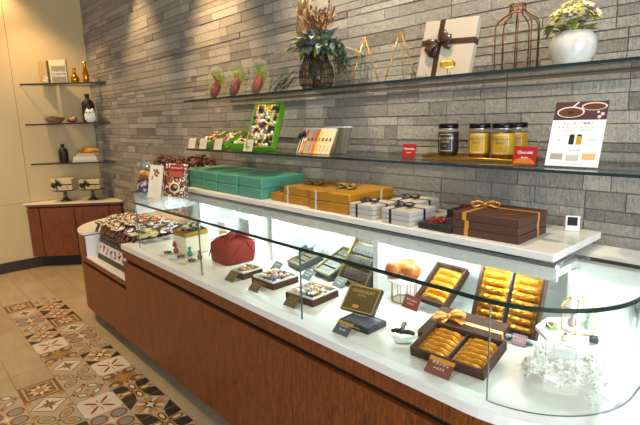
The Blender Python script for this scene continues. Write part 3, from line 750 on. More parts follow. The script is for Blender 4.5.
# bird cage
t = thing('wire_cage', 'bronze wire birdcage ornament between the white gift box and pearl vase', 'birdcage', (-.838, -.17, ZS)); t.scale = (1, 1, .95)
BRZ = mat('bronze_wire', '#7a5230', .35, .9)
b = B(BRZ); prof = [(.073, .003), (.073, .15), (.071, .168), (.062, .184), (.046, .196), (.032, .205), (.026, .215), (.026, .235)]
for k in range(10):
    a = 2 * PI * (k + .3) / 10; b.tube([(q * math.cos(a), q * math.sin(a), z) for q, z in prof], .0021, 6)
b.build('bar', t)
for q, z in ((.073, .003), (.026, .236), (.026, .215)): B(BRZ).tube([(q * math.cos(2 * PI * k / 30), q * math.sin(2 * PI * k / 30), z) for k in range(30)], .0024, 6, closed=True).build('hoop', t)
# pearl vase + bouquet
t = thing('pearl_vase', 'round pearly white vase at the right of the upper shelf', 'vase', (-.652, -.17, ZS))
B(mat('mother_of_pearl', '#b4aea2', .22, var=('#d6d1c6', 22, .2), coat=.4)).lathe([(0, 0), (.035, 0), (.058, .018), (.071, .045), (.075, .07), (.07, .095), (.055, .113), (.042, .118), (.038, .113), (.0, .10)], n=36).build('body', t)
t.scale = (.93, .93, .97)
t = thing('flower_bouquet', 'dried bouquet of cream, lilac and green flowers in round pearl vase', 'bouquet', (-.655, -.17, ZS + .108)); t.scale = (1.12, 1.12, 1.2)
FC = [mat('flower_cream', '#d8cd9a', .7), mat('flower_lilac', '#75587a', .7), mat('flower_yellow_green', '#a49c4e', .7), LEAFG]
r = random.Random(21); 
for nm, ci, n_f in (('cream_flower', 0, 30), ('lilac_flower', 1, 10), ('yellow_flower', 2, 20)):
    b = B(FC[ci], mat('flower_heart', '#6d5a20', .7))
    for i in range(n_f):
        a = r.uniform(0, 6.28); q = .060 * math.sqrt(r.random()); c = Vector((q * math.cos(a) * 1.05, q * math.sin(a) * .9, .012 + .055 * (1 - (q / .07) ** 2) + r.uniform(-.004, .008)))
        d = Vector((c.x * 8, c.y * 8 - .2, .6)).normalized()
        for k in range(6):
            aa = k * PI / 3; u = d.orthogonal().normalized(); v = d.cross(u)
            b.leaf(c, (u * math.cos(aa) + v * math.sin(aa) + d * .6), .019, .015, .2, 0, tuple(d), 3)
        b.ball(c + d * .003, .004, 1, 1)
    b.build(nm, t)
b = B(LEAFG, mat('pale_green_leaf', '#8b8b45', .7))
for i in range(40):
    a = r.uniform(0, 6.28); b.leaf((.03 * math.cos(a), .03 * math.sin(a), .004), (math.cos(a), math.sin(a), r.uniform(.1, 1.2)), r.uniform(.025, .038), .015, .5, i % 2)
for i in range(14): b.leaf((-.045, -.01, .02), (-1, r.uniform(-.5, .5), r.uniform(-.6, .5)), .035, .014, .5, i % 2)
b.build('leaf', t)

# ================================================================== wrapped sweets (copied)
SW = [mat('sweet_wrapper_%d' % i, c, .3, .15) for i, c in enumerate(['#e8e2d6', '#d8c49a', '#c8b85a', '#1d1b24', '#c07a80', '#8a4a2a', '#6f7f3a', '#4a6a9a', '#d8a090', '#c9922a', '#a01c1c', '#1c6a52'])]
def sweet_mesh(i, r=.012):
    b = B(SW[i]); b.ball((0, 0, .009), (r, r * .85, .009), 0, 1)
    for s in (-1, 1):
        b.leaf((s * r * .8, 0, .009), (s, 0, .15), .011, .014, .0, 0, (0, 1, 0), 2); b.leaf((s * r * .8, 0, .009), (s, 0, .1), .011, .014, .0, 0, (0, 0, 1), 2)
    o = b.build('wrapped_sweet'); return o
SWEETS = {}
def sweet(k, loc, rot, label, group):
    if k not in SWEETS:
        o = SWEETS[k] = sweet_mesh(k)
        tag(o, label, 'sweet', group); o.location = loc; o.rotation_euler = rot; return o
    return dup(SWEETS[k], loc, rot, label, group)
def fill(root, w, d, z, n, cols, label, group, pitch=.021, jit=.4, seed=1):
    """lay sweets over the rectangle w x d at local height z of a box that stands at root"""
    Mx = Matrix.LocRotScale(root.location, root.rotation_euler, None); r = random.Random(seed)
    nx, ny = max(1, int(w / pitch)), max(1, int(d / pitch))
    cells = [(i, j) for i in range(nx) for j in range(ny)]; r.shuffle(cells)
    for i, j in cells[:n]:
        p = Vector(((i + .5) / nx * w - w / 2 + r.uniform(-jit, jit) * pitch * .4, (j + .5) / ny * d - d / 2 + r.uniform(-jit, jit) * pitch * .4, z + r.uniform(0, .006)))
        q = (Mx.to_3x3() @ Euler((r.uniform(-.3, .3), r.uniform(-.3, .3), r.uniform(0, 6.28))).to_matrix()).to_euler()
        sweet(r.choice(cols), Mx @ p, q, label, group)

# ================================================================== lower glass shelf
ZM = 1.3255
def greenbox(x, y, w, d, h, rx, label, sl, n, seed, cols, grp, rz=0):
    t = thing('open_gift_box', label, 'box', (x, y, ZM + .0008), 0, None, rx)
    B(GREEN, WHITEM).tray(w, d, h, .004, 0).build('box_body', t)
    o = t.children[0]
    for v in o.data.vertices: v.co.y += d / 2
    b = B(mat('white_box_liner', '#d8d2c0', .6)); b.box((0, d / 2, h * .32), (w - .0085, d - .0085, h * .55)); b.build('liner', t); t.rotation_euler.z = rz
    bpy.context.view_layer.update()
    M0 = Matrix.LocRotScale(t.location, t.rotation_euler, None)
    e = bpy.data.objects.new('tmp', None); e.location = M0 @ Vector((0, d / 2, 0)); e.rotation_euler = t.rotation_euler
    fill(e, w - .02, d - .02, h * .62, n, cols, sl, grp, .0205 if n < 90 else .0182, .5, seed); bpy.data.objects.remove(e)
    return t
for i, (x, seed) in enumerate(((-2.815, 1), (-2.63, 2), (-2.425, 3))):
    nm = ['leftmost', 'second', 'third'][i]
    greenbox(x, -.30, .15, .17, .042, R(24), nm + ' of the low open lime-green boxes of sweets on lower glass shelf', 'wrapped sweet inside the ' + nm + ' low green box', 40, seed, [0, 1, 2, 4, 5, 8, 3], 'sweets in the %s low green box' % nm)
    t = thing('box_prop', 'hidden clear prop under the ' + nm + ' low green box', 'prop', (x, -.30, ZM))
    B(ACRYL).box((0, .13, .026), (.10, .01, .050)).build('prop_block', t); t['label'] = 'small clear prop behind the ' + nm + ' low green box'
greenbox(-2.205, -.285, .165, .275, .052, R(60), 'tall lime-green box of assorted sweets propped steeply on lower glass shelf', 'wrapped sweet inside the steep tall green box', 100, 9, [3, 3, 0, 1, 2, 6, 9, 5, 8], 'sweets in the tall green box', R(24))
t = thing('box_prop', 'clear prop holding up the steep tall green box', 'prop', (-2.205, -.285, ZM), R(24)); B(ACRYL).box((0, .125, .06), (.1, .01, .119)).build('prop_block', t)
CARDP = mat('blush_card', '#d9c7ae', .6)
def card(x, y, z, w, h, m, label, lines, rz=0, tilt=R(28), fw=.0055, acr=True, tm=None, stripe=None):
    """a small printed card leaning in a clear stand"""
    t = thing('price_card', label, 'card', (x, y, z), rz, None)
    u = Vector((0, math.sin(tilt), math.cos(tilt)))
    b = B(m); b.box((0, h / 2 * u.y, .003 + h / 2 * u.z), (w, .0014, h), 0, 0, (-tilt, 0, 0)); cd_ = b.build('card', t)
    if stripe:
        b = B(stripe); b.box((0, .87 * h * u.y - .0011 * u.z, .003 + .87 * h * u.z + .0011 * u.y), (w, .0006, h * .22), 0, 0, (-tilt, 0, 0)); b.build('printed_band', cd_)
    if acr:
        b = B(ACRYL); dp = max(.012, 2 * h * u.y)
        b.box((0, dp / 2, .0016), (w, dp, .002)); b.box((0, h * u.y * .5 + .002, .003 + h / 2 * u.z), (w + .003, .0014, h), 0, 0, (-tilt, 0, 0))
        b.box((0, h * u.y + (dp - h * u.y) / 2, .003 + h * u.z / 2), (w, .0014, h * .95), 0, 0, (tilt, 0, 0)); b.build('clear_stand', t)
    for k, (s, sz) in enumerate(lines):
        q = h * (.66 - .27 * k); text(s, sz, tm or TXTW, cd_, (0, q * u.y - .0012 * u.z, .003 + q * u.z + .0012 * u.y), (R(90) - tilt, 0, 0), .00015)
    return t
for i, px in enumerate((-2.90, -2.755, -2.575, -2.255)):
    card(px, -.352, ZM, .085, .066, CARDP, 'blush white card in front of ' + ['the left end of the leftmost low green box', 'the second low green box, left side', 'the third low green box, left side', 'the steep tall green box'][i], [('アソート', .012), ('チョコレート', .009)], tm=TXTD, tilt=R(16))
# upright bars
BARC = [('#d9c4a0', '#141014'), ('#c26a4c', '#e8dcc4'), ('#aab07a', '#6b4a2a'), ('#c08a80', '#5a2a22'), ('#d07a24', '#a03c18'), ('#d9b46c', '#7c8a30'), ('#dcbf96', '#6b4a2a'), ('#dcbf96', '#6b4a2a'), ('#e0c49c', '#6b4a2a')]
BN = ['cream bar with black ribbon bow', 'coral bar', 'sage green bar', 'dusty pink bar', 'orange bar', 'golden yellow bar', 'peach bar beside the yellow one', 'peach bar second from the right end', 'peach bar at the right end']
for i, (c, c2) in enumerate(BARC):
    x = -1.905 + i * .0262
    t = thing('chocolate_bar', BN[i] + ' in the front row leaning on lower glass shelf', 'chocolate bar', (x, -.285, ZM + .001), 0, 'slim upright chocolate bars', R(-27))
    B(mat('bar_wrapper_%d' % i, c, .4)).box((0, .006, .066), (.0245, .012, .13), 0, .0015).build('wrapper', t)
    b = B(mat('bar_print_%d' % i, c2, .5))
    if i: b.box((0, -.0003, .075), (.013, .0008, .016)).box((0, -.0003, .03), (.003, .0008, .03))
    else:
        b.box((0, -.0003, .066), (.008, .0008, .131)); bow(b, (0, -.003, .10), .04, .012, 0, (0, -1, 0), (1, 0, .4))
    b.build('ribbon' if i == 0 else 'printed_mark', t)
    B(mat('bar_white_end', '#cfd3d8', .4)).box((0, .006, .1325), (.0235, .0115, .005)).build('end_fold', t)
for i in range(7):
    t = thing('chocolate_bar', 'cream and grey bar in the back row, ' + ORD[i] + ' from the left', 'chocolate bar', (-1.815 + i * .0275, -.215, ZM + .001), 0, 'slim upright chocolate bars', R(-20))
    B(mat('bar_wrapper_back%d' % (i > 3), ['#8f7a56', '#5f5a52'][i > 3], .4)).box((0, .006, .066), (.0245, .012, .13), 0, .0015).build('wrapper', t)
    B(mat('bar_white_end', '#cfd3d8')).box((0, .006, .1325), (.0235, .0115, .005)).build('end_fold', t)
card(-1.222, -.27, ZM, .066, .056, RED, 'small dark red card left of the jars on lower shelf', [('Chocolate', .0125), ('Spread', .008)], 0, R(14))
card(-.735, -.29, ZM, .078, .060, RED, 'small dark red card with orange arc right of the jars', [('Chocolat', .014), ('Spread', .008)], 0, R(14), stripe=None)
t = bpy.context.scene.objects['price_card.005']
b = B(mat('orange_print', '#c06a20', .5)); q = .001; tl = R(14)
pts = [(.036 * math.cos(PI * k / 12), .003 + .020 * math.sin(PI * k / 12)) for k in range(13)]
b.face([(x, y * math.sin(tl) - .0010 * math.cos(tl), .003 + y * math.cos(tl)) for x, y in pts]); b.build('printed_arc', t)
t = thing('gold_tray', 'shallow gold tray under the row of jars on lower shelf', 'tray', (-.985, -.145, ZM))
b = B(mat('satin_gold_tray', '#b58a2a', .3, .9)); b.box((0, 0, .0035), (.40, .155, .006), 0, .002)
b.tube([(-.20, -.077, .008), (.20, -.077, .008), (.20, .077, .008), (-.20, .077, .008)], .004, 6, closed=True); b.build('tray_body', t)
b = B(GOLD); 
for s in (-1, 1): b.tube([(s * .2, -.03, .008), (s * .22, -.028, .014), (s * .22, .028, .014), (s * .2, .03, .008)], .003, 6)
b.build('handle', t)
def jar(x, y, dark, label, far=False):
    t = thing('spread_jar', label, 'jar', (x, y, ZM + .0072), R(14), 'jars of chocolate spread'); t.scale = (1.1, 1.1, 1.1)
    B(ACRYL).lathe([(0, 0), (.033, 0), (.0358, .004), (.0358, .088), (.031, .098), (.031, .104)], n=32).build('glass_body', t)
    B(mat('spread_dark', '#35180e', .35) if dark else mat('spread_caramel', '#7a3c14', .35)).lathe([(0, .003), (.032, .003), (.0343, .006), (.0343, .086), (0, .086)], n=32).build('spread', t)
    LB = mat('label_dark', '#211417', .5) if dark else mat('label_amber', '#b88c0c', .5)
    b = B(LB)
    for k in range(24):
        a0, a1 = R(-205 + k * 9.6), R(-205 + (k + 1) * 9.6)
        f = b.face([(.0364 * math.cos(a0), .0364 * math.sin(a0), .016), (.0364 * math.cos(a1), .0364 * math.sin(a1), .016), (.0364 * math.cos(a1), .0364 * math.sin(a1), .084), (.0364 * math.cos(a0), .0364 * math.sin(a0), .084)], 0, True)
    lb_ = b.build('label', t)
    b = B(mat('label_border', '#e8dcb8', .5) if not dark else mat('label_border_dark', '#cfc2b8', .5))
    def cp(u, z, rr=.0367): a = R(-90) + u; return (rr * math.cos(a), rr * math.sin(a), z)
    for z in (.021, .079): 
        for k in range(8): b.face([cp(-.6 + .16 * k, z - .0007), cp(-.6 + .16 * (k + 1), z - .0007), cp(-.6 + .16 * (k + 1), z + .0007), cp(-.6 + .16 * k, z + .0007)])
    for u in (-.6, .68): b.face([cp(u - .02, .021), cp(u + .02, .021), cp(u + .02, .079), cp(u - .02, .079)])
    b.build('label_border', lb_)
    o = text('CHOCOLATE', .0105, mat('label_ink', '#3a3f5c', .5) if not dark else TXTG, lb_, (0, 0, 0), (0, 0, 0)); wrap(o, .065, .0368)
    o = text('SPREAD', .0085, mat('label_ink', '#3a3f5c', .5) if not dark else TXTG, lb_, (0, 0, 0), (0, 0, 0)); wrap(o, .053, .0368)
    o = text('110g', .005, mat('label_ink2', '#5a2c10', .5) if not dark else TXTG, lb_, (0, 0, 0), (0, 0, 0)); wrap(o, .038, .0368)
    b = B(mat('chrome_black_lid', '#1c1c22', .25, .8), STEEL); b.lathe([(.0305, .1), (.035, .1), (.0355, .104), (.0355, .113), (.033, .116), (0, .116)], n=32); b.lathe([(.0312, .0965), (.0352, .0965), (.0352, .0998), (.0312, .0998)], n=32, mi=1); b.build('lid', t)
    return t
def wrap(o, z, rr):
    for v in o.data.vertices:
        x, y, h = v.co; a = R(-90) + x / rr; v.co = ((rr + h) * math.cos(a), (rr + h) * math.sin(a), z + y)
jar(-1.11, -.155, True, 'jar of dark chocolate spread with black label on gold tray')
jar(-.967, -.165, False, 'amber-labelled spread jar in the middle of gold tray')
jar(-.868, -.175, False, 'amber-labelled spread jar at the front right of gold tray')
jar(-.862, -.09, False, 'amber-labelled spread jar half hidden at the back right of gold tray')
# menu flyer
t = thing('flyer_stand', 'tall white flyer with chocolate photograph in clear stand at right of lower shelf', 'flyer', (-.590, -.285, ZM + .004), R(2), None, R(-19))
W_, H_ = .165, .228; t.scale = (.93, .93, .9)
B(ACRYL).box((0, .0012, H_ / 2), (W_ + .004, .002, H_ + .003)).box((0, .03, .0125), (W_ + .004, .06, .002), 0, 0, (R(20), 0, 0)).build('clear_stand', t)
B(mat('flyer_paper', '#e9e6e2', .5)).box((0, -.0006, H_ / 2), (W_, .0012, H_)).build('flyer', t)
b = B(mat('print_plum', '#4c2630', .5), mat('print_cocoa', '#5c2c1c', .5), mat('print_cream', '#d8c6b6', .5), mat('print_black', '#1c1214', .5))
def fp_(x0, z0, x1, z1, mi, l): b.face([(x0, -.0013 - .0001 * l, z0), (x1, -.0013 - .0001 * l, z0), (x1, -.0013 - .0001 * l, z1), (x0, -.0013 - .0001 * l, z1)], mi)
def fe(cx, cz, rx_, rz_, mi, l): b.face([(cx + rx_ * math.cos(2 * PI * k / 20), -.0013 - .0001 * l, cz + rz_ * math.sin(2 * PI * k / 20)) for k in range(20)], mi)
fp_(-W_ / 2, .163, W_ / 2, H_, 0, 0)
fe(-.03, .188, .045, .022, 3, 1); fe(-.03, .191, .044, .020, 2, 2); fe(-.03, .190, .039, .0165, 1, 3); fe(-.03, .1905, .01, .005, 3, 4)
fe(.04, .208, .04, .016, 3, 1); fe(.04, .210, .039, .0145, 2, 2); fe(.04, .209, .034, .0115, 1, 3)
fe(.068, .183, .0055, .0055, 2, 2); fe(.06, .173, .0055, .0055, 2, 2); fe(.055, .19, .004, .004, 2, 2)
b.face([(-.03, -.0018, .208), (-.024, -.0018, .206), (-.006, -.0018, .226), (-.012, -.0018, .2275)], 2)
b.build('printed_photograph', t)
b = B(mat('label_dark', '#211417'), mat('label_amber', '#b88c0c'), BLACK, mat('print_taupe', '#a59488', .5), mat('print_sage', '#b7b7a4', .5), mat('print_apricot', '#d8a868', .5))
PM = b.mats; b.bm.free()
for c_, x_ in ((0, -.0115), (1, .0115)):
    b = B(*PM); fp_(x_ - .0085, .076, x_ + .0085, .106, c_, 0); fp_(x_ - .0075, .106, x_ + .0075, .112, 2, 0); b.build('printed_jar', t)
for c_, x_, z_ in ((3, -.05, .033), (4, 0, .029), (5, .05, .035)):
    b = B(*PM); fp_(x_ - .02, z_ - .011, x_ + .02, z_ + .011, c_, 0); b.build('printed_swatch', t)
for s, z, sz in (('ちょい足しで魅惑の', .150, .0105), ('『チョコレートスプレッド』', .137, .0115), ('パンやアイスクリームに、お好みでどうぞ', .125, .005), ('CHOCOLATE SPREAD', .056, .005), ('スイーツにもドリンクにもよく合います', .008, .0042)):
    text(s, sz, TXTD, t, (0, -.0014, z))
text('ビター\nチョコ', .0055, TXTD, t, (-.05, -.0014, .092)); text('キャラメル\nチョコ', .0055, TXTD, t, (.05, -.0014, .092))

# ================================================================== white ledge
ZL = 1.0800
# bags at the far left stand on the glass top
ZG = 1.0530
TOPS = speckle('nut_and_fruit_topping', ['#2a140e', '#3c1e14', '#d8c8a0', '#8a5a30', '#e8e0d0', '#5a2418', '#a8452a', '#20100c'], 110)
DKTOP = speckle('dark_bark_topping', ['#2a120e', '#3a1612', '#4a1c16', '#26100c', '#6a2a1c', '#301410', '#8a4a2c'], 90)
PURP = speckle('purple_wrapped_sweets', ['#2c2238', '#6a5a78', '#3a2a48', '#b0a4b8', '#221a2c', '#54406a'], 60, .3)
GLDW = speckle('gold_wrapped_sweets', ['#b07a2a', '#d09a3a', '#7a4c1c', '#c08a34', '#5a3414'], 60, .3)
def bag(b, w, d, h, mi=0, seed=1, tx=0):
    """a pillow-shaped filled bag standing upright, pinched and pleated at the top"""
    r = random.Random(seed); rows = []
    n, m = 14, 9; ph = [r.uniform(0, 6) for _ in range(6)]
    for j in range(m):
        v = j / (m - 1); th = d / 2 * (max(.02, math.sin(PI * min(.98, .25 + v * .74))) ** .8); row = []
        for i in range(2 * n):
            a = 2 * PI * i / (2 * n); x = w / 2 * math.copysign(abs(math.cos(a)) ** .6, math.cos(a)) * (1 - .08 * v); y = th * math.sin(a)
            wob = 1 + .06 * math.sin(7 * a + ph[0] + v * 5) + .05 * math.sin(11 * v + ph[1] + 3 * a)
            row.append(b.bm.verts.new((x * (1 + .02 * math.sin(9 * v + ph[2])), y * wob, h * v)))
        rows.append(row)
    for q, wv in zip(rows, rows[1:]):
        for i in range(2 * n):
            f = b.bm.faces.new((q[i], q[(i + 1) % (2 * n)], wv[(i + 1) % (2 * n)], wv[i])); f.material_index = mi; f.smooth = True
    b.bm.faces.new(rows[0][::-1]).material_index = mi; b.bm.faces.new(rows[-1]).material_index = mi
    return b
t = thing('sweet_bag', 'clear bag of purple and gold wrapped sweets at the left end of the glass top', 'bag', (-3.06, -.585, ZG), R(48), None, R(-14))
bag(B(PURP), .17, .06, .09, 0, 1).build('purple_sweets', t)
o = bag(B(GLDW), .16, .05, .075, 0, 2).build('gold_sweets', t); o.location = (0, 0, .08)
b = B(ACRYL); bag(b, .175, .066, .16, 0, 3); o = b.build('clear_wrap', t)
b = B(mat('crumpled_foil', '#b9b4b4', .25, .6)); r = random.Random(4)
for k in range(20): b.leaf((r.uniform(-.07, .07), r.uniform(-.01, .01), .15), (r.uniform(-.5, .5), r.uniform(-.4, .4), 1), r.uniform(.04, .075), .03, .2, 0)
b.build('pleated_top', t)
t = thing('upright_sign', 'tall blush-white sign with rose-brown flower print leaning before the chocolate bags', 'sign', (-2.80, -.672, ZG), R(38), None, R(-14), R(4))
B(mat('blush_card', '#d9c7ae')).box((0, 0, .1), (.085, .003, .2)).build('card', t)
b = B(mat('print_rose_brown', '#8a4434', .5), mat('print_violet', '#5a4a78', .5), mat('print_pale_grey', '#a89a8a', .5)); r = random.Random(3)
for k in range(12): 
    cx, cz = r.uniform(-.014, .016), .155 + r.uniform(-.022, .022); b.face([(cx + .007 * math.cos(2 * PI * q / 8), -.0017 - .0001 * k, cz + .007 * math.sin(2 * PI * q / 8)) for q in range(8)], 0)
b.face([(-.026, -.0018, .11), (-.019, -.0018, .11), (-.019, -.0018, .135), (-.026, -.0018, .135)], 1)
for k in range(6): b.face([(-.02, -.0018, .04 + .01 * k), (.015, -.0018, .04 + .01 * k), (.015, -.0018, .0415 + .01 * k), (-.02, -.0018, .0415 + .01 * k)], 2)
b.build('printed_flower', t)
t = thing('sweet_bag', 'bag of nutty chocolates with red header and round cream logo beside the blush sign', 'bag', (-2.755, -.555, ZG), R(40), None, R(-10), R(3))
bag(B(TOPS), .155, .07, .20, 0, 7).build('bag_body', t)
b = B(mat('red_print', '#9a1c16', .4)); b.box((.012, -.026, .172), (.085, .004, .04)); b.build('header_card', t); text('CHOCOLATE', .0125, TXTW, t, (.012, -.0284, .172))
b = B(mat('orange_red_print', '#b04a28', .4)); b.box((.012, -.0305, .135), (.08, .003, .032)); b.build('printed_band', t)
o = B(mat('cream_seal', '#ded2b4', .5), CHOCM, GOLDP).lathe([(0, 0), (.033, 0), (.033, .003), (0, .003)]).lathe([(0, .0032), (.024, .0032), (0, .0034)], mi=1).ball((.006, .004, .004), (.012, .009, .002), 2).build('round_logo', t); o.location = (.008, -.0405, .055); o.rotation_euler = (R(92), 0, 0)
b = B(mat('silver_wrap', '#a8a8ac', .2, .7))
b.strip([(.072, -.02, .01), (.075, -.03, .08), (.068, -.02, .15), (.06, -.005, .2)], (.6, -.8, 0), [.03, .022, .02, .012], .002); b.build('pleated_edge', t)
r = random.Random(9)
def bark_mesh(w, h, m, seed, t=.009):
    rr = random.Random(seed); b = B(CHOC, m); n = 11
    out = [((w / 2) * (1 + rr.uniform(-.16, .1)) * math.copysign(abs(math.cos(2 * PI * k / n)) ** .7, math.cos(2 * PI * k / n)), (h / 2) * (1 + rr.uniform(-.16, .1)) * math.copysign(abs(math.sin(2 * PI * k / n)) ** .7, math.sin(2 * PI * k / n))) for k in range(n)]
    b.prism(out, 0, t, 1, 0, 0)
    for f in b.bm.faces: pass
    for k in range(24):
        q = rr.random() ** .5; a = rr.random() * 6.28; b.ball((w * .44 * q * math.cos(a), h * .42 * q * math.sin(a), t), (rr.uniform(.006, .011), rr.uniform(.005, .009), .006), 1, 1)
    return b
for i in range(12):   # dark bags behind
    x, y = [(-2.845, -.505), (-3.36, -.33), (-3.30, -.40), (-3.22, -.32), (-3.13, -.40), (-3.06, -.30), (-2.955, -.415), (-3.42, -.20), (-3.29, -.17), (-3.17, -.18), (-3.34, -.08), (-3.18, -.08)][i]
    lab = ('dark chocolate bag in the cluster behind the blush sign, ' + ['front row ', 'second row ', 'front row ', 'second row ', 'front row ', 'second row ', 'front row ', 'third row ', 'third row ', 'third row ', 'back row ', 'back row '][i] + ['nearest the red-headed bag', 'leftmost', 'leftmost', 'middle', 'second', 'rightmost', 'rightmost', 'leftmost', 'middle', 'rightmost', 'left', 'right'][i])
    t = thing('chocolate_bag', lab, 'bag', (x, y, ZL if i else ZG), R(30 + r.uniform(-15, 15)), 'dark chocolate bags behind the sign', R(-6))
    h = .165 + r.uniform(-.01, .02) + (.02 if i in (1, 3, 4) else 0)
    bag(B(TOPS if i % 3 else DKTOP), .11, .05, h * .75, 0, 20 + i).build('filling', t)
    b = B(DKTOP)
    for k in range(16): b.box((r.uniform(-.05, .05), r.uniform(-.02, .02), h * .76 + r.uniform(-.01, .025)), (r.uniform(.02, .045), r.uniform(.01, .03), r.uniform(.008, .02)), 0, .003, (r.uniform(-.8, .8), r.uniform(-.8, .8), r.uniform(0, 3)), 1)
    b.build('pleated_top', t)
# jade boxes
def wrapped(name, label, m, x0, y0, w, d, h, z, rz, grp, fold=True, extra=None):
    t = thing(name, label, 'gift box', (x0, y0, z), rz, grp)
    B(m).box((w / 2, d / 2, h / 2), (w, d, h), 0, .005, None, 3).build('box', t)
    if fold:
        b = B(m); e = .0009
        b.face([(w + e, .004, h - .004), (w + e, d / 2, h * .42), (w + e, d - .004, h - .004)]); b.face([(.004, -e, h - .003), (w * .3, -e, h * .45), (w * .55, -e, h - .003)]); b.face([(w - .004, -e, .003), (w * .8, -e, h * .5), (w - .003, -e, h - .004)])
        b.build('paper_fold', t)
    if extra: extra(t)
    return t
tx = [(-3.00, .232), (-2.755, .195), (-2.548, .215), (-2.315, .225)]
for i, (x, w) in enumerate(tx):
    for k in range(2):
        wrapped('wrapped_box', ('upper' if k else 'lower') + ' jade-green wrapped box in the ' + ORD[i] + ' stack from the left', TEAL, x + (.003 if k else 0), -.385 + [.012, .006, .003, 0][i] + (.004 if k else 0), w - .008, .30, .055, ZL + k * .0562, 0, 'jade green wrapped boxes on the ledge')
PAPERT = mat('silver_paper_tape', '#b9b2a0', .4)
def mustard(label, x, y, w, d, h, z, top, tape=True):
    def ex(t):
        b = B(PAPERT); 
        b.bm.free()
        if tape:
            B(PAPERT).box((w * .18, -.0008, h / 2), (.014, .0012, h)).build('tape', t)
            B(PAPERT).box((w + .0008, d * .7, h / 2), (.0012, .014, h)).build('tape', t)
        if top:
            b = B(mat('straw_paper_bow', '#86682e', .6)); Mx = None
            b.box((w * .45, d / 2, h + .0006), (.02, d, .001)); bow(b, (w * .45, d * .45, h + .004), .075, .026, 0, (0, 0, 1), (.95, .3, 0)); b.build('paper_bow', t)
            b = B(GOLDP); b.prism([(w * .75 + .018 * math.cos(2 * PI * k / 16), d * .3 + .009 * math.sin(2 * PI * k / 16)) for k in range(16)], h, h + .001); b.build('seal', t)
    return wrapped('wrapped_box', label, MUST, x, y, w, d, h, z, 0, 'mustard wrapped boxes on the ledge', True, ex)
mustard('small single mustard wrapped box between jade and mustard stacks', -2.055, -.355, .105, .22, .04, ZL, True, False)
mustard('lower mustard wrapped box of the middle stack with silver tape', -1.94, -.36, .20, .30, .042, ZL, False)
mustard('upper mustard wrapped box of the middle stack with straw bow', -1.94, -.357, .20, .30, .042, ZL + .0428, True)
mustard('lower mustard wrapped box of the widest stack with silver tape', -1.71, -.385, .262, .30, .044, ZL, False)
mustard('upper mustard wrapped box of the widest stack with straw bow', -1.71, -.383, .262, .30, .044, ZL + .0448, True)
# off-white stacks with black ribbon
def palestack(x, y, w, d, h, rz, nm):
    for k in range(3):
        t = thing('ribboned_box', ['bottom', 'middle', 'topmost'][k] + ' off-white box of the ' + nm + ' stack with black ribbon', 'gift box', (x, y, ZL + k * (h + .0012)), rz, 'off-white boxes with black ribbon')
        B(PALE).box((w / 2, d / 2, h / 2), (w, d, h), 0, .0015).build('box', t)
        bb = B(BLACKRIB); band(bb, w, d, h, x=-w * .18, rw=.012); band(bb, w, d, h, y=d * .05, rw=.012)
        if k == 2: bow(bb, (-w * .18, d * .05, h + .002), .06, .014, 0, (0, 0, 1), (.9, .4, 0))
        bb.shift((w / 2, d / 2, 0))
        bb.build('ribbon', t)
        if k == 2: B(GOLDP).prism([(w * .66 + .016 * math.cos(2 * PI * q / 16), d * .34 + .011 * math.sin(2 * PI * q / 16)) for q in range(16)], h, h + .0012).build('seal', t)
palestack(-1.438, -.392, .14, .15, .0185, R(-3), 'left front')
palestack(-1.255, -.396, .145, .16, .0185, R(-2), 'right front')
palestack(-1.36, -.215, .15, .15, .0185, R(-2), 'rear')
# dark slim boxes
DKG = mat('black_green_box', '#1c221f', .45)
for i, (x, y, k) in enumerate(((-1.085, -.385, 0), (-1.075, -.215, 0), (-1.072, -.213, 1))):
    t = thing('slim_box', ['flat dark green-black box with red bow at the ledge front', 'lower dark green-black box of the rear pair', 'upper dark green-black box with red bow of the rear pair'][i], 'gift box', (x, y, ZL + k * .0235), R(-3), 'dark green-black slim boxes')
    B(DKG).box((.073, .07, .0115), (.146, .14, .023), 0, .0015).build('box', t)
    if i != 1:
        b = B(mat('red_ribbon', '#a81c18', .4)); b.box((.05, .07, .0236), (.007, .141, .0008)); bow(b, (.05, .06, .0245), .045, .012, 0, (0, 0, 1), (.95, .2, 0)); b.build('ribbon', t)
# brown stack
for k in range(3):
    t = thing('brown_gift_box', ['bottom', 'middle', 'topmost'][k] + ' large flat brown box with gold ribbon at right of ledge', 'gift box', (-.935 + [0, -.002, .0][k], -.385, ZL + k * .0277), R(1.5), 'large flat brown gift boxes')
    w, d, h = .24, .215, .027
    B(BROWNCARD).box((w / 2, d / 2, h / 2), (w, d, h), 0, .002).build('box', t)
    bb = B(GOLDRIB); xx = -w / 2 + .045 + (.012 if k == 1 else .008 if k == 0 else 0)
    band(bb, w, d, h, x=xx, rw=.015); band(bb, w, d, h, y=d * .18, rw=.012)
    if k == 2: bow(bb, (xx, d * .18, h + .002), .075, .018, 0, (0, 0, 1), (.9, .45, 0))
    bb.shift((w / 2, d / 2, 0))
    bb.build('ribbon', t)
    if k == 2: B(mat('red_seal', '#a02018', .4)).prism([(.16, .05), (.19, .05), (.19, .062), (.16, .062)], h, h + .0008).build('seal', t)
t = thing('digital_timer', 'small white digital thermometer with dark screen at right end of ledge', 'thermometer', (-.645, -.085, ZL), R(18), None, R(-12))
B(mat('white_plastic', '#e6e6e6', .35)).box((0, .006, .028), (.046, .012, .054), 0, .003).box((0, .016, .004), (.03, .024, .006), 0, .001, (R(12), 0, 0)).build('case', t)
B(mat('lcd_screen', '#20221f', .15)).box((0, -.0002, .035), (.032, .001, .03)).build('screen', t)

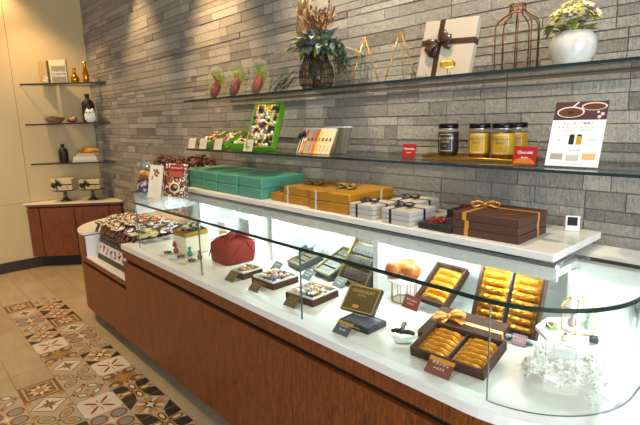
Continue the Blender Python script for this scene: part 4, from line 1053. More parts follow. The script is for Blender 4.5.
# ================================================================== inside the showcase
ZC = .7745
DROP = {}
t = thing('sweet_box', 'cream box with gold rim heaped with bright wrapped sweets at left of showcase', 'box', (-2.47, -.62, ZC), R(3))
B(CREAMB).tray(.135, .14, .112, .005).box((0, 0, .05), (.125, .13, .09)).build('box_body', t)
b = B(mat('satin_gold_board', '#b8913a', .4, .6)); b.tray(.138, .143, .026, .006, 0, .104, .001); b.build('gold_rim', t)
e = bpy.data.objects.new('tmp', None); e.location = (-2.47, -.62, ZC + .128); e.rotation_euler = (0, 0, R(3))
fill(e, .125, .13, 0, 34, [10, 11, 9, 3, 0, 9, 11], 'bright wrapped sweet heaped on the cream box with gold rim', 'sweets on the cream box', .021, .5, 31)
e.location.z += .014; fill(e, .085, .09, 0, 14, [10, 11, 9, 3, 0], 'bright wrapped sweet heaped on the cream box with gold rim', 'sweets on the cream box', .022, .5, 32); bpy.data.objects.remove(e)
def twist(x, y, m, label, s=1):
    t = thing('twist_sweet', label, 'sweet', (x, y, ZC), R(20), None)
    b = B(m); b.ball((0, 0, .017), (.016, .014, .017), 0, 2); b.build('wrapper', t)
    b = B(m)
    for k in range(8):
        a = k * PI / 4; b.leaf((0, 0, .031), (math.cos(a) * .5, math.sin(a) * .5, 1), .026, .014, .0, 0, n=2)
    b.build('twisted_end', t)
twist(-2.505, -.70, mat('ruby_foil', '#a82a34', .3, .5), 'upright red foil twist sweet before the cream box')
twist(-2.385, -.675, mat('teal_foil', '#1f8a78', .3, .5), 'upright teal foil twist sweet before the cream box')
twist(-2.285, -.67, mat('amber_foil', '#9a6424', .3, .5), 'upright amber foil twist sweet beside the red bundle')
t = thing('twist_sweet', 'lying red foil sweet stacked against the front of the cream box', 'sweet', (-2.515, -.70, ZC + .033), 0)
B(mat('ruby_foil', '#a82a34')).ball((0, 0, .014), (.014, .012, .014), 0, 2).ball((.0, 0, .032), (.009, .008, .006), 0, 1).build('wrapper', t)
for i, (x, y) in enumerate(((-2.535, -.735), (-2.40, -.722), (-2.29, -.715))):
    t = thing('sample_dish', ['leftmost', 'middle', 'rightmost'][i] + ' small white sample dish of nut pieces at showcase front', 'dish', (x, y, ZC))
    B(WHITE).lathe([(0, 0), (.022, 0), (.035, .005), (.034, .006), (.02, .002), (0, .002)]).build('dish', t)
    for k in range(5):
        a = k * 1.256; o = B([CHOCM, CHOC, DRY][k % 3]).ball((0, 0, .006), (.011, .008, .0065), 0, 1).build('nut_piece'); o.location = (x + .017 * math.cos(a), y + .014 * math.sin(a), ZC + .0028)
        tag(o, 'piece of nut on the ' + ['leftmost', 'middle', 'rightmost'][i] + ' small white sample dish', 'nut', 'nut pieces on the %s sample dish' % ['leftmost', 'middle', 'rightmost'][i])
for i, (x, y, c, nm) in enumerate(((-2.515, -.775, '#c9a8a0', 'pink'), (-2.40, -.772, '#8fb3b4', 'pale blue'), (-2.285, -.770, '#cfae72', 'ochre'))):
    tag(B(mat('tiny_card_%d' % i, c, .6)).box((0, 0, .001), (.06, .026, .0015), 0).build('flavour_card', None, (x, y, ZC), (0, 0, R(-2))), 'small flat ' + nm + ' flavour card at the front edge of showcase', 'card')
for i, (x, y, w, h) in enumerate(((-2.51, -.345, .10, .13), (-2.285, -.33, .13, .182))):
    t = thing('display_block', ['shorter white display block behind the red bundle', 'taller open-sided white display block behind the red bundle'][i], 'display block', (x, y, ZC), R(-4))
    b = B(WHITEM)
    if i == 0: b.box((0, 0, h / 2), (w, .1, h), 0, .001)
    else:
        for q, s in (((0, 0, h - .004), (w, .11, .008)), ((0, 0, .004), (w, .11, .008)), ((-w / 2 + .004, 0, h / 2), (.008, .11, h - .016)), ((w / 2 - .004, 0, h / 2), (.008, .11, h - .016)), ((0, .051, h / 2), (w - .016, .008, h - .016))): b.box(q, s)
    b.build('block', t)
# red furoshiki bundle
t = thing('cloth_bundle', 'red cloth-wrapped bundle with knotted top and gold leaf ornament', 'bundle', (-2.155, -.545, ZC), R(-2))
b = B(REDCLOTH); w, d = .185, .185; N = 40; rows = []
for z, sx, rr in ((0, .96, .02), (.012, 1.0, .02), (.06, 1.03, .022), (.096, 1.02, .03), (.107, .98, .05), (.116, .8, .06), (.125, .5, .05), (.133, .24, .03), (.138, .12, .02)):
    row = []
    for k in range(N):
        a = 2 * PI * k / N + PI / N; p = 6 if z < .1 else 3.2
        c, s = math.cos(a), math.sin(a); rad = (abs(c) ** p + abs(s) ** p) ** (-1 / p)
        wr = 1 + (.012 * math.sin(5 * a + z * 40) + .05 * math.sin(8 * a) * max(0, (z - .09) / .05))
        row.append(b.bm.verts.new((w / 2 * sx * c * rad * wr, d / 2 * sx * s * rad * wr, z)))
    rows.append(row)
for q, v in zip(rows, rows[1:]):
    for k in range(N): b.bm.faces.new((q[k], q[(k + 1) % N], v[(k + 1) % N], v[k])).smooth = True
b.bm.faces.new(rows[0][::-1]); b.bm.faces.new(rows[-1]); b.build('cloth', t)
b = B(REDCLOTH)
for (sx, sy) in ((-1, -1), (1, -1), (1, 1), (-1, 1)):      # folds running from each corner to the knot
    b.strip([(sx * .088, sy * .088, .1055), (sx * .055, sy * .055, .1215), (sx * .012, sy * .012, .138)], (sx, -sy, 0), [.004, .022, .018], .003)
b.ball((0, 0, .140), (.024, .018, .014), 0, 2)
for pts in (((-.089, -.0945, .02), (-.06, -.0965, .06), (-.03, -.0945, .104), (-.008, -.03, .133)), ((.089, -.0945, .03), (.05, -.0965, .075), (.02, -.0935, .107), (.008, -.03, .133)), ((.0945, -.085, .02), (.0965, -.03, .07), (.0925, .02, .107), (.03, .008, .133)), ((.0945, .085, .03), (.0965, .055, .07), (.0925, .035, .107), (.03, .012, .133))):
    b.tube(pts, [.002, .0045, .006, .006], 8)
b.strip([(.0, 0, .140), (.02, -.012, .152), (.04, -.03, .141), (.056, -.048, .126)], (.5, .6, .1), [.02, .045, .045, .012], .003)
b.strip([(.0, 0, .140), (.02, .02, .152), (.045, .04, .14), (.07, .055, .118)], (-.6, .5, .1), [.02, .05, .05, .012], .003)
b.build('knot_fold', t)
b = B(mat('gold_leaf_ornament', '#d09a22', .35, .7))
for a, L in ((200, .075), (165, .06), (235, .05), (280, .045)): b.leaf((-.02, -.02, .142), (math.cos(R(a)), math.sin(R(a)) * .7, .25), L, .026, .3)
b.build('ornament', t)
# open brown boxes of sweets
for i, (x, y, w, d, rz, n) in enumerate(((-1.885, -.64, .098, .115, 3, 20), (-1.70, -.612, .158, .145, 1, 38), (-1.437, -.62, .156, .152, 5, 42))):
    nm = ['small', 'medium', 'right-hand'][i]
    t = thing('open_sweet_box', nm + ' open brown box of wrapped sweets in the front row', 'box', (x, y, ZC), R(rz), None)
    B(BROWNCARD2).tray(w, d, .027, .004).build('box_body', t)
    B(WHITEM).tray(w - .009, d - .009, .031, .0015, 0, .0042, .006).build('paper_liner', t)
    e = bpy.data.objects.new('tmp', None); e.location = (x, y, ZC); e.rotation_euler = (0, 0, R(rz))
    fill(e, w - .02, d - .02, .0125, n, [0, 0, 0, 1, 7, 8, 9, 3, 2], 'pastel wrapped sweet in the %s open brown box' % nm, 'sweets in the %s brown box' % nm, .0195, .5, 50 + i)
    e.location.z += .012; fill(e, (w - .02) * .8, (d - .02) * .8, .0125, int(n * .45), [0, 0, 1, 7, 8, 9], 'pastel wrapped sweet in the %s open brown box' % nm, 'sweets in the %s brown box' % nm, .022, .5, 60 + i); bpy.data.objects.remove(e)
KRAFT = mat('bronze_card', '#5e4a2c', .45)
SILV = mat('slate_grey_card', '#5d625f', .45)
for i, (x, nm) in enumerate(((-1.865, 'small'), (-1.672, 'medium'), (-1.425, 'right-hand'))):
    card(x, -.755, ZC, .066, .05, KRAFT, 'bronze-brown card before the %s open brown sweet box' % nm, [('アソート', .010), ('ショコラ', .007)], R(2), R(48), tm=TXTG)
# boxed small chocolates at the back
def piece_box(x, y, w, d, h, rz, rx, nx, ny, m, inner, label, pl, grp, cm, z=ZC, rowgap=0, ps=None):
    t = thing('chocolate_box', label, 'box', (x, y, z), rz, None, rx)
    o = B(m).tray(w, d, h, .004).build('box_body', t)
    o2 = B(inner).tray(w - .0095, d - .0095, h - .002, .006, 0, .0045, h * .3).build('gold_lining', t)
    for q in (o, o2):
        for v in q.data.vertices: v.co.y += d / 2
    Mx = Matrix.LocRotScale(t.location, t.rotation_euler, None)
    iw, idp = w - .024, d - .024; cw, cd = iw / nx, idp / ny; src = None
    for j in range(ny):
        for i in range(nx):
            p = Vector((-iw / 2 + cw * (i + .5), .012 + cd * (j + .5), .0046 + h * .3))
            if src is None:
                b = B(cm); b.box((0, 0, h * .2), (cw * .9, cd * .8, h * .4), 0, min(cw, cd) * .08)
                b.strip([(-cw * .3, -cd * .2, h * .4 + .0004), (0, cd * .05, h * .4 + .0006), (cw * .3, cd * .2, h * .4 + .0004)], (.5, -1, 0), cw * .08, .001)
                src = tag(b.build('chocolate_piece'), pl, 'chocolate', grp); o3 = src
            else: o3 = dup(src)
            o3.location = Mx @ p; o3.rotation_euler = t.rotation_euler
    return t
GLIN = mat('gold_box_lining', '#7a6430', .4, .4)
TRUF = mat('cocoa_grey_truffle', '#574839', .5); TRUF2 = mat('silver_wrapped_piece', '#77716a', .4, .2); TRUF3 = mat('cocoa_brown_piece', '#32261d', .45)
piece_box(-1.795, -.425, .125, .14, .03, R(-12), R(14), 5, 3, GREYCARD, GLIN, 'small grey box of truffles with ribboned lid behind it', 'cocoa truffle in the small grey box', 'truffles in the small grey box', TRUF)
t = thing('gift_box_or_lid', 'white box lid with dark navy bow leaning behind the small grey truffle box', 'lid', (-1.865, -.315, ZC), R(-12), None, R(28))  # loose lid of the small truffle box, not a whole gift box
B(mat('white_lid', '#dcdcdc', .4)).box((0, .055, .0145), (.12, .11, .018), 0, .002).build('lid', t)
bb = B(NAVYRIB); bb.box((0, .055, .0242), (.012, .112, .0012)).box((0, .055, .0246), (.122, .012, .0012)); bow(bb, (0, .055, .026), .075, .018, 0, (0, 0, 1), (1, 0, 0)); bb.build('ribbon', t)
piece_box(-1.585, -.425, .135, .20, .03, R(-8), R(24), 5, 4, GREYCARD, GLIN, 'middle grey box of silvery pieces before the large steep box', 'silvery chocolate piece in the middle grey box', 'pieces in the middle grey box', TRUF2)
piece_box(-1.405, -.40, .195, .26, .034, R(-5), R(55), 8, 4, GREYCARD, GLIN, 'large grey and gold box of brown pieces propped steeply at the back', 'brown chocolate piece in the large steep grey box', 'pieces in the large steep grey box', TRUF3)
for i, (x, y) in enumerate(((-1.842, -.515), (-1.632, -.495), (-1.452, -.468))):
    card(x, y, ZC, .068, .05, SILV, 'slate grey card before the ' + ['small grey truffle box', 'middle grey box of silvery pieces', 'large steep grey box'][i], [('ショコラ', .010), ('Chocolat', .008)], R(-6), R(50))
t = thing('box_easel', 'clear easel behind the large steep grey box', 'easel', (-1.405, -.40, ZC), R(-5)); B(ACRYL).box((0, .125, .09), (.10, .006, .18), 0, 0, (R(-8), 0, 0)).box((0, .09, .002), (.12, .12, .003)).build('stand', t)
# black-gold chocolate box with tilted lid
t = thing('black_box', 'open black box with two grey slabs of chocolate below the tilted gold-printed lid', 'box', (-1.105, -.675, ZC), R(2))
B(BLACKCARD).tray(.135, .098, .019, .004).box((0, 0, .008), (.126, .09, .008)).build('box_body', t)
B(GOLDP).box((.01, -.0492, .009), (.04, .0006, .005)).build('gold_mark', t)
SLAB = mat('grey_slab_wrapper', '#5b6068', .4)
for s in (-1, 1):
    o = B(SLAB).box((0, 0, .004), (.056, .08, .0075), 0, .002).box((0, 0, .0085), (.05, .004, .001)).build('chocolate_slab', None, (-1.105 + s * .0305, -.675 + s * .001, ZC + .0122), (0, 0, R(2))); tag(o, ('left' if s < 0 else 'right') + '-hand grey wrapped slab in the open black box', 'chocolate')
t = thing('printed_lid', 'dark bronze lid with gold border and lettering tilted on the black box', 'lid', (-1.15, -.652, ZC + .0215), R(10), None, R(46))
B(BLACKCARD).box((0, .052, .009), (.14, .105, .018), 0, .0015).build('lid', t)
B(mat('bronze_print', '#5c4826', .4, .3)).box((0, .052, .0182), (.136, .101, .0008)).build('top_print', t)
b = B(GOLDP)
for q, s in (((0, .004, .0188), (.134, .004, .0004)), ((0, .1, .0188), (.134, .004, .0004)), ((-.065, .052, .0188), (.004, .1, .0004)), ((.065, .052, .0188), (.004, .1, .0004))): b.box(q, s)
b.prism([(-.01 + .014 * math.cos(2 * PI * k / 16), .02 + .007 * math.sin(2 * PI * k / 16)) for k in range(16)], .0186, .0191); b.build('gold_border', t)
text('CHOCOLAT', .017, TXTG, t, (0, .08, .0189), (0, 0, 0)); text('ROYAL', .011, TXTG, t, (.0, .064, .0189), (0, 0, 0))
card(-1.105, -.790, ZC, .068, .05, mat('charcoal_card', '#45464a', .45), 'charcoal card with gold band before the open black box', [('ショコラ', .010), ('Chocolat', .008)], R(2), R(50), stripe=GOLDP)
# glass dish with chocolate sticks
t = thing('glass_dish', 'small footed glass dish holding crossed chocolate sticks', 'dish', (-.925, -.675, ZC))
B(GLASS).lathe([(0, .0), (.03, 0), (.031, .004), (.012, .01), (.012, .016), (.045, .024), (.05, .03), (.045, .027), (.012, .019), (0, .019)], n=28).build('dish', t)
for i, (a, z) in enumerate(((25, .031), (118, .046))):
    o = B(CHOC).tube([(-.038, 0, 0), (-.02, .0, .003), (0, .001, .001), (.02, 0, .003), (.038, 0, 0)], [.006, .0085, .007, .0085, .006], 8).build('chocolate_stick', None, (-.925, -.675, ZC + z), (0, 0, R(a))); tag(o, ['lower', 'upper'][i] + ' dark chocolate stick crossed on the glass dish', 'chocolate')
# octagonal stand with oranges
t = thing('wire_stand', 'gold wire stand with white octagonal top carrying three oranges', 'stand', (-1.15, -.385, ZC))
b = B(GOLD); oc = [(.05 * math.cos(R(22.5 + 45 * k)), .05 * math.sin(R(22.5 + 45 * k))) for k in range(8)]
b.tube([(x, y, .003) for x, y in oc], .0022, 6, closed=True); b.tube([(x, y, .083) for x, y in oc], .002, 6, closed=True)
for k in range(0, 8, 1): b.tube([(*oc[k], .003), (*oc[k], .083)], .0018, 6)
b.build('wire_frame', t)
B(mat('white_marble', '#e6e2dc', .25, var=('#d2ccc6', 12, .15))).prism([(1.38 * x, 1.38 * y) for x, y in oc], .0855, .0935).build('octagonal_top', t)
ORG = mat('orange_peel', '#b05c06', .4, bump=(350, .25))
for i, (dx, dy) in enumerate(((-.030, -.028), (.036, .004), (-.012, .038))):
    t = thing('orange', ['left orange on the octagonal stand', 'front right orange on the octagonal stand', 'rear orange on the octagonal stand'][i], 'orange', (-1.15 + dx, -.385 + dy, ZC + .0938), R(40 * i))
    B(ORG).lathe([(0, .001), (.012, .0005), (.024, .007), (.0325, .021), (.034, .033), (.031, .047), (.022, .058), (.01, .063), (.003, .062), (0, .0615)], n=28).build('peel', t)
    B(mat('stem_green', '#5d6a2a', .6)).lathe([(0, .061), (.0035, .0615), (.002, .065), (0, .065)], n=8).build('stem', t)
# gold foil bars
def foilbar(L, W, Hh, seed):
    b = B(FOIL); r = random.Random(seed); nx, ny = 16, 8; V = []
    for i in range(nx + 1):
        u = i / nx; row = []
        e = min(u, 1 - u); crimp = 0 if e < .09 else min(1, (e - .09) / .12)
        for j in range(ny + 1):
            v = j / ny; s = math.sin(PI * v) ** .6 if 0 < v < 1 else 0
            x = (u - .5) * L; y = (v - .5) * W * (1 - .1 * crimp)
            z = .0015 + s * Hh * (.25 + .75 * crimp) * (1 + r.uniform(-.10, .10)) + (.0012 * math.sin(v * 38) if crimp == 0 else 0)
            row.append(b.bm.verts.new((x, y, z)))
        V.append(row)
    for i in range(nx):
        for j in range(ny): f = b.bm.faces.new((V[i][j], V[i + 1][j], V[i + 1][j + 1], V[i][j + 1])); f.smooth = crimp > 2
    bt = [[b.bm.verts.new((p.co.x, p.co.y, 0)) for p in (q[0], q[-1])] for q in V]
    for i in range(nx):
        b.bm.faces.new((bt[i][0], bt[i + 1][0], V[i + 1][0], V[i][0])); b.bm.faces.new((bt[i][1], V[i][-1], V[i + 1][-1], bt[i + 1][1])); b.bm.faces.new((bt[i][0], bt[i][1], bt[i + 1][1], bt[i + 1][0]))
    b.bm.faces.new([p for p in V[0]] + [bt[0][1], bt[0][0]]); b.bm.faces.new([p for p in V[-1]] + [bt[-1][1], bt[-1][0]])
    return b
def foil_tray(x, y, z, w, d, h, rz, rx, ncol, nrow, label, wh):
    t = thing('foil_bar_box', label, 'box', (x, y, z), rz, None, rx)
    o = B(BROWNCARD2).tray(w, d, h, .008).build('box_body', t)
    b = B(mat('dark_plum_liner', '#2c2028', .5)); b.box((0, 0, .0055), (w - .017, d - .017, .003))
    for c in range(1, ncol): b.box((-w / 2 + w * c / ncol, 0, h * .4), (.004, d - .017, h * .7))
    o2 = b.build('liner', t)
    for q in (o, o2):
        for v in q.data.vertices: v.co.y += d / 2
    Mx = Matrix.LocRotScale(t.location, t.rotation_euler, None)
    iw, idp = (w - .018) / ncol - .006, d - .022; W = idp / nrow; src = None
    for c in range(ncol):
        for k in range(nrow):
            p = Vector((-w / 2 + w * (c + .5) / ncol, .011 + W * (k + .5), .0075))
            lab = 'gold foil bar in the ' + wh + (', ' + ['left', 'right'][c] + ' column' if ncol > 1 else '') + ', ' + ORD[k] + ' from the front'
            if src is None: o3 = src = tag(foilbar(iw, W * 1.06, h * .52, int(-x * 1000)).build('foil_bar'), lab, 'foil bar', 'gold foil bars in the ' + wh)
            else: o3 = dup(src, label=lab)
            o3.location = Mx @ p; o3.rotation_euler = (Mx.to_3x3() @ Euler((0, 0, R(rnd.uniform(-2, 2)) + (PI if rnd.random() < .5 else 0))).to_matrix()).to_euler()
    return t
foil_tray(-1.0, -.405, ZC + .022, .135, .175, .032, R(-2), R(38), 1, 5, 'single-column brown box of gold foil bars tilted beside the oranges', 'single-column box')
t = thing('clear_riser', 'clear riser under the single-column box beside the oranges', 'riser', (-1.0, -.405, ZC), R(-2)); B(ACRYL).box((0, .05, .01), (.12, .10, .02)).box((0, .11, .045), (.12, .006, .09)).build('riser', t)
foil_tray(-.718, -.405, ZC + .008, .215, .258, .034, R(6), R(66), 2, 9, 'tall brown box with two columns of gold foil bars standing steeply', 'tall steep box')
t = thing('box_easel', 'clear easel behind the tall steep box of foil bars', 'easel', (-.718, -.405, ZC), R(6)); B(ACRYL).box((0, .10, .10), (.12, .006, .2), 0, 0, (R(-6), 0, 0)).box((0, .045, .0017), (.14, .12, .003)).build('stand', t)
foil_tray(-.733, -.722, ZC, .235, .158, .03, R(5), R(12), 2, 6, 'wide low brown box with two columns of gold foil bars at the front', 'wide front box')
t = thing('gift_box_or_lid', 'brown box lid with gold ribbon bow lying tilted under the wide front box', 'lid', (-.792, -.6045, ZC), R(5), None, R(12))  # only the lid of the wide foil-bar box, no box of its own
B(BROWNCARD2).box((0, .085, .011), (.242, .17, .022), 0, .002).build('lid', t)
bb = B(GOLDRIB); bb.box((0, .11, .0226), (.244, .014, .0012)).box((.1219, .11, .011), (.0012, .014, .022)); bow(bb, (-.062, .11, .0235), .08, .022, 0, (0, 0, 1), (.8, .6, 0)); bb.build('ribbon', t)
card(-1.055, -.475, ZC + .012, .075, .05, mat('russet_card', '#7a3422', .45), 'russet card before the single-column box beside the oranges', [('オランジュ', .010), ('ショコラ', .008)], R(-4), R(30))
card(-.722, -.785, ZC, .080, .052, mat('russet_card', '#7a3422'), 'russet card before the wide front box of foil bars', [('オランジュ', .011), ('ショコラ', .009)], R(2), R(45), stripe=GOLDRIB)
card(-.648, -.452, ZC, .045, .035, mat('rose_card', '#a5808a', .45), 'rose-grey card before the tall steep box of foil bars', [('オランジュ', .009), ('ショコラ', .008)], R(4), R(40))
# round white stand with terrarium
t = thing('round_stand', 'white octagonal pedestal stand carrying the brass terrarium', 'stand', (-.487, -.432, ZC))
op = [(.108 * math.cos(R(22.5 + 45 * k)), .108 * math.sin(R(22.5 + 45 * k))) for k in range(8)]
B(mat('white_marble', '#e6e2dc')).prism(op, .084, .094).build('octagonal_top', t)
b = B(mat('white_painted_wire', '#d8d4cc', .4)); o8 = [(.7 * x, .7 * y) for x, y in op]
b.tube([(x, y, .003) for x, y in o8], .002, 6, closed=True); b.tube([(x, y, .0815) for x, y in o8], .002, 6, closed=True)
for k in range(8): b.tube([(*o8[k], .003), (*o8[k], .0815)], .0018, 6)
b.build('wire_frame', t)
t = thing('brass_terrarium', 'small brass-edged glass terrarium on the white octagonal stand', 'terrarium', (-.487, -.415, ZC + .0945), R(10))
hb = [(.046 * math.cos(R(30 + 60 * k)), .046 * math.sin(R(30 + 60 * k)), .002) for k in range(6)]; hm = [(1.12 * x, 1.12 * y, .072) for x, y, z in hb]; ht = [(.55 * x, .55 * y, .098) for x, y, z in hb]
b = B(GOLD); g = B(GLASS)
for q in (hb, hm, ht): b.tube(q, .0016, 6, closed=True)
for k in range(6):
    b.tube([hb[k], hm[k], ht[k]], .0016, 6); k2 = (k + 1) % 6
    g.face([hb[k], hb[k2], hm[k2], hm[k]]); g.face([hm[k], hm[k2], ht[k2], ht[k]])
b.build('frame', t); g.build('glass_side', t)
for i, (dx, dy, c, nm) in enumerate(((-.017, -.006, '#b59a9e', 'dusty pink'), (.020, .008, '#a9c0a0', 'pale green'))):
    t = thing('twist_sweet', nm + ' wrapped sweet inside the brass terrarium', 'sweet', (-.487 + dx, -.415 + dy, ZC + .0966))
    m = mat('pastel_foil_%d' % i, c, .35, .3)
    B(m).ball((0, 0, .018), (.014, .013, .018), 0, 2).build('wrapper', t); b = B(m)
    for k in range(8): b.leaf((0, 0, .032), (math.cos(k * PI / 4) * .6, math.sin(k * PI / 4) * .6, 1), .024, .014, 0, 0, n=2)
    b.build('twisted_end', t)
ZP = ZC + .0945
t = thing('bonbon', 'brown chocolate with green leaf on the white octagonal stand', 'chocolate', (-.548, -.455, ZP)); B(CHOCM).box((-.005, .004, .007), (.022, .018, .013), 0, .003).build('chocolate', t)
B(mat('fresh_green_leaf', '#7f9a2e', .5)).leaf((.012, -.016, .004), (-.6, .9, .55), .045, .03, .4).leaf((.014, -.014, .003), (.9, .3, .3), .02, .01, .1).build('leaf', t)
t = thing('bonbon', 'cream bonbon with dark topping on the white octagonal stand', 'chocolate', (-.487, -.508, ZP), R(10)); B(mat('cream_bonbon', '#d8cca8', .4)).lathe([(0, 0), (.012, 0), (.011, .014), (.007, .017), (0, .017)], n=20).build('shell', t); B(CHOC).ball((0, 0, .018), (.006, .004, .003), 0, 1).build('topping', t)
t = thing('bonbon', 'dark grey square bonbon on the white octagonal stand', 'chocolate', (-.427, -.468, ZP), R(20)); B(mat('charcoal_bonbon', '#34363c', .35)).box((0, 0, .008), (.023, .021, .016), 0, .003).build('shell', t); B(mat('charcoal_bonbon', '#34363c')).tube([(-.009, -.004, .017), (0, .003, .0185), (.009, -.002, .017)], .0022, 6).build('topping', t)
# white dried flower cluster
t = thing('white_dried_flowers', 'frothy white dried flower cluster with beige tips lying at the showcase right end', 'flowers', (-.455, -.595, ZC + .006), R(20)); t.scale = (.93, .93, .93)
b = B(mat('bleached_white_stem', '#f4f1ea', .7), mat('beige_seed_tip', '#b49c7c', .7)); r = random.Random(14)
def branch(p, d, L, lv):
    q = p + d * L
    if q.z < .004: q.z = .004
    b.tube([p, (p + q) / 2 + Vector((r.uniform(-1, 1), r.uniform(-1, 1), r.uniform(-1, 1))) * L * .08, q], [.0017 * .75 ** lv, .0014 * .75 ** lv, .0011 * .75 ** lv], 5, 0)
    if lv == 3:
        for k in range(6): b.leaf(q, (d + Vector((r.uniform(-1, 1), r.uniform(-1, 1), r.uniform(-.6, 1))) * 1.1), .014, .004, .2, 1 if r.random() < .14 else 0, n=2)
        return
    for k in range(3):
        dd = (d + Vector((r.uniform(-1, 1), r.uniform(-1, 1), r.uniform(-.5, .9))) * .75).normalized(); branch(q, dd, L * r.uniform(.6, .85), lv + 1)
for k in range(13):
    a = r.uniform(0, 6.28); branch(Vector((.02 * math.cos(a), .02 * math.sin(a), .006)), Vector((math.cos(a), math.sin(a), r.uniform(.1, .9))).normalized(), r.uniform(.028, .04), 0)
b.build('flower_spray', t)

# ================================================================== left tray with chocolate bark
t = thing('bark_display_box', 'dark display box with chocolate picture strip and sloping front in the sunken tray', 'display box', (-3.33, 0, .5455))
b = B(mat('black_display_board', '#1d191a', .35)); X0, X1 = -.30, .30
pf = [(-.785, .001), (-.735, .215), (-.36, .235), (-.36, .001)]
L_ = [b.bm.verts.new((X0, y, z)) for y, z in pf]; R_ = [b.bm.verts.new((X1, y, z)) for y, z in pf]
b.bm.faces.new(L_); b.bm.faces.new(R_[::-1])
for k in range(4): b.bm.faces.new((L_[k], L_[(k + 1) % 4], R_[(k + 1) % 4], R_[k]))
b.build('box_body', t)
sl = -math.atan2(.05, .214); un = Vector((0, math.sin(-sl), math.cos(-sl))); nn = Vector((0, -un.z, un.y))
def slope(x, v, o): return Vector((x, -.785, .001)) + un * v + nn * o
b = B(mat('pale_pink_strip', '#cdbfc4', .45), CHOC, mat('print_brown', '#5a2a22', .5), mat('print_tan', '#b09070', .5))
b.box(slope(0, .078, .001), (.60, .0016, .078), 0, 0, (sl, 0, 0))
for k in range(8):
    for q in range(5):
        b.ball(slope(-.262 + k * .075 + r.uniform(-.012, .012), .078 + r.uniform(-.022, .022), .0022), (.017, .001, .012), [3, 1, 2, 1][q % 4] if k else 3, 1, (sl, r.uniform(0, 3), 0))
b.build('picture_strip', t)
b = B(CHOC, mat('cocoa_sheen', '#3a2a28', .3))
for k in range(10):
    for j in range(3): b.box(slope(-.27 + k * .06, .137 + j * .031, .003), (.052, .007, .026), (k + j) % 2, .003, (sl, 0, 0))
b.build('chocolate_front', t)
bark_src = []
BT = [speckle('bark_topping_light', ['#d9cfae', '#e6dfcc', '#8a5a30', '#b88a4a', '#f0ece0', '#4a2014', '#a8a070', '#c8b890'], 95), speckle('bark_topping_mixed', ['#e0d8c8', '#7a2c1a', '#c8783a', '#f2eee6', '#3a1a12', '#b8b090', '#d8c8a8'], 95), speckle('bark_topping_orange', ['#c8521c', '#e07a2c', '#e8e0d0', '#8a2c14', '#d8c8a0', '#4a2014'], 60),
      speckle('bark_silver_wrap', ['#c8c8cc', '#e8e8ea', '#6a2c22', '#9a9aa2', '#4a2a24', '#dcdce0', '#a06048'], 60, .25), speckle('bark_topping_green', ['#a8a878', '#c8c898', '#7c7c4c', '#d8d4b4', '#8a8458'], 60)]
r = random.Random(77)
def bark(k, loc, rot, label):
    key = k
    for kk, o in bark_src:
        if kk == key: return dup(o, loc, rot, label)
    o = bark_mesh(.092, .07, BT[k], 100 + k).build('chocolate_bark', None, loc, rot); tag(o, label, 'chocolate bark', 'pieces of chocolate bark heaped in the left tray'); bark_src.append((key, o)); return o
NM = ['pale nut topped bark piece', 'white and red topped bark piece', 'orange topped bark piece', 'silvery wrapped bark piece', 'pale green topped bark piece']
cnt = [0] * 5
for i in range(10):
    for j in range(6):
        x = -3.60 + i * .077 + r.uniform(-.02, .02) + .015 * j; y = -.735 + j * .07 + r.uniform(-.015, .015)
        z = .777 + .065 * math.sin(PI * min(1, (j + .9) / 6)) * (.75 + .25 * math.sin(PI * (i + .5) / 10)) + r.uniform(-.006, .01)
        k = r.choice((0, 0, 1, 0, 1)) if i < 6 else 3
        if (i, j) in ((4, 2), (5, 2), (5, 3)): k = 2; z += .012
        if i > 7 and j < 2: k = 4
        cnt[k] += 1
        bark(k, (x, y, z), (r.uniform(-.15, .45), r.uniform(-.25, .25), r.uniform(-.8, .8)), NM[k] + ' in the heap in the sunken left tray')
for i in range(9):
    x = -3.57 + i * .075; o = bark_mesh(.09, .06, DKTOP, 300 + i).build('chocolate_bark', None, (x, -.765 + r.uniform(-.01, .01), .775 + r.uniform(-.005, .012)), (R(60) + r.uniform(-.3, .3), r.uniform(-.3, .3), r.uniform(-.5, .5))); tag(o, 'dark bark piece standing along the front of the heap, ' + ORD[i] + ' from the left', 'chocolate bark', 'dark bark pieces along the heap front')

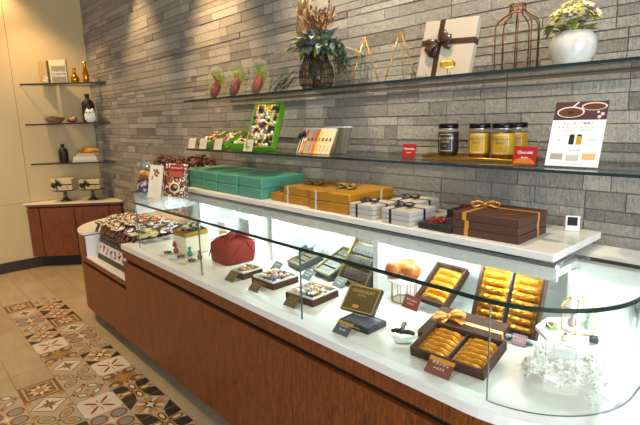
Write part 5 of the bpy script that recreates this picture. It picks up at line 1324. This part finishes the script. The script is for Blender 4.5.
# ------------------------------------------------------------------ lights
def area(name, loc, target, sx, sy, power, col):
    l = bpy.data.lights.new(name, 'AREA'); l.shape = 'RECTANGLE'; l.size = sx; l.size_y = sy; l.energy = power; l.color = col
    o = bpy.data.objects.new(name, l); C.objects.link(o); o.location = loc; o.rotation_euler = (Vector(target) - Vector(loc)).to_track_quat('-Z', 'Y').to_euler(); return o
def spot(name, loc, target, power, ang, col, blend=.6, rad=.03):
    l = bpy.data.lights.new(name, 'SPOT'); l.energy = power; l.spot_size = R(ang); l.spot_blend = blend; l.color = col; l.shadow_soft_size = rad
    o = bpy.data.objects.new(name, l); C.objects.link(o); o.location = loc; o.rotation_euler = (Vector(target) - Vector(loc)).to_track_quat('-Z', 'Y').to_euler(); return o
WARM = (1, .66, .32); WARM2 = (1, .80, .55); LEDC = (.72, .94, 1.0)
spot('ceiling_spot', (-5.35, -.75, 2.97), (-5.55, -.35, 1.3), 60, 80, WARM, .8)
spot('ceiling_spot', (-5.60, -.95, 2.97), (-5.82, -.8, 2.5), 30, 80, WARM, .8)
for x, pw in ((-4.3, 70), (-3.02, 135), (-1.9, 105), (-1.15, 85), (-.45, 35)):
    spot('ceiling_spot', (x, -.42, 2.97), (x, -.02, 1.6), pw, 62, WARM2 if x > -2.5 else WARM, .9)
for x, y, pw in ((-4.7, -1.7, 150), (-3.4, -1.7, 70), (-2.2, -1.4, 14)):
    spot('ceiling_spot', (x, y, 2.97), (x, y + .1, 0), pw, 95, WARM, .9)
area('showcase_led', (-1.90, -.372, 1.000), (-1.90, -.80, .84), 2.5, .012, 5.5, LEDC)
area('showcase_led', (-.45, -.285, .998), (-.45, -.55, .80), .26, .02, 3, LEDC)
area('showcase_led', (-1.90, -.388, .990), (-1.90, -.22, .86), 2.5, .03, 8, LEDC)
area('shopfront_daylight', (2.5, -2.4, 1.5), (-.6, -.2, 1.1), 2.4, 2.4, 150, (.78, .89, 1.0))
w = bpy.data.worlds.new('World'); bpy.context.scene.world = w; w.use_nodes = True
w.node_tree.nodes['Background'].inputs[0].default_value = (.86, .93, 1, 1); w.node_tree.nodes['Background'].inputs[1].default_value = .45

# ------------------------------------------------------------------ camera
cam = bpy.data.cameras.new('Camera'); co = bpy.data.objects.new('Camera', cam); C.objects.link(co)
cam.sensor_width = 36; cam.lens = 27.288; cam.clip_start = .05
M3 = Matrix(((0.671562, -0.123166, 0.73064), (0.740361, 0.150786, -0.655079), (-0.029487, 0.980864, 0.192449)))
co.matrix_world = Matrix.Translation((0, -1.85158, 1.5)) @ M3.to_4x4()
S = bpy.context.scene; S.camera = co
S.view_settings.view_transform = 'Standard'; S.view_settings.look = 'None'; S.view_settings.exposure = .5; S.view_settings.gamma = 1
S.view_settings.use_curve_mapping = False
S.cycles.use_denoising = True; S.cycles.max_bounces = 10; S.cycles.transparent_max_bounces = 24; S.cycles.sample_clamp_indirect = 6
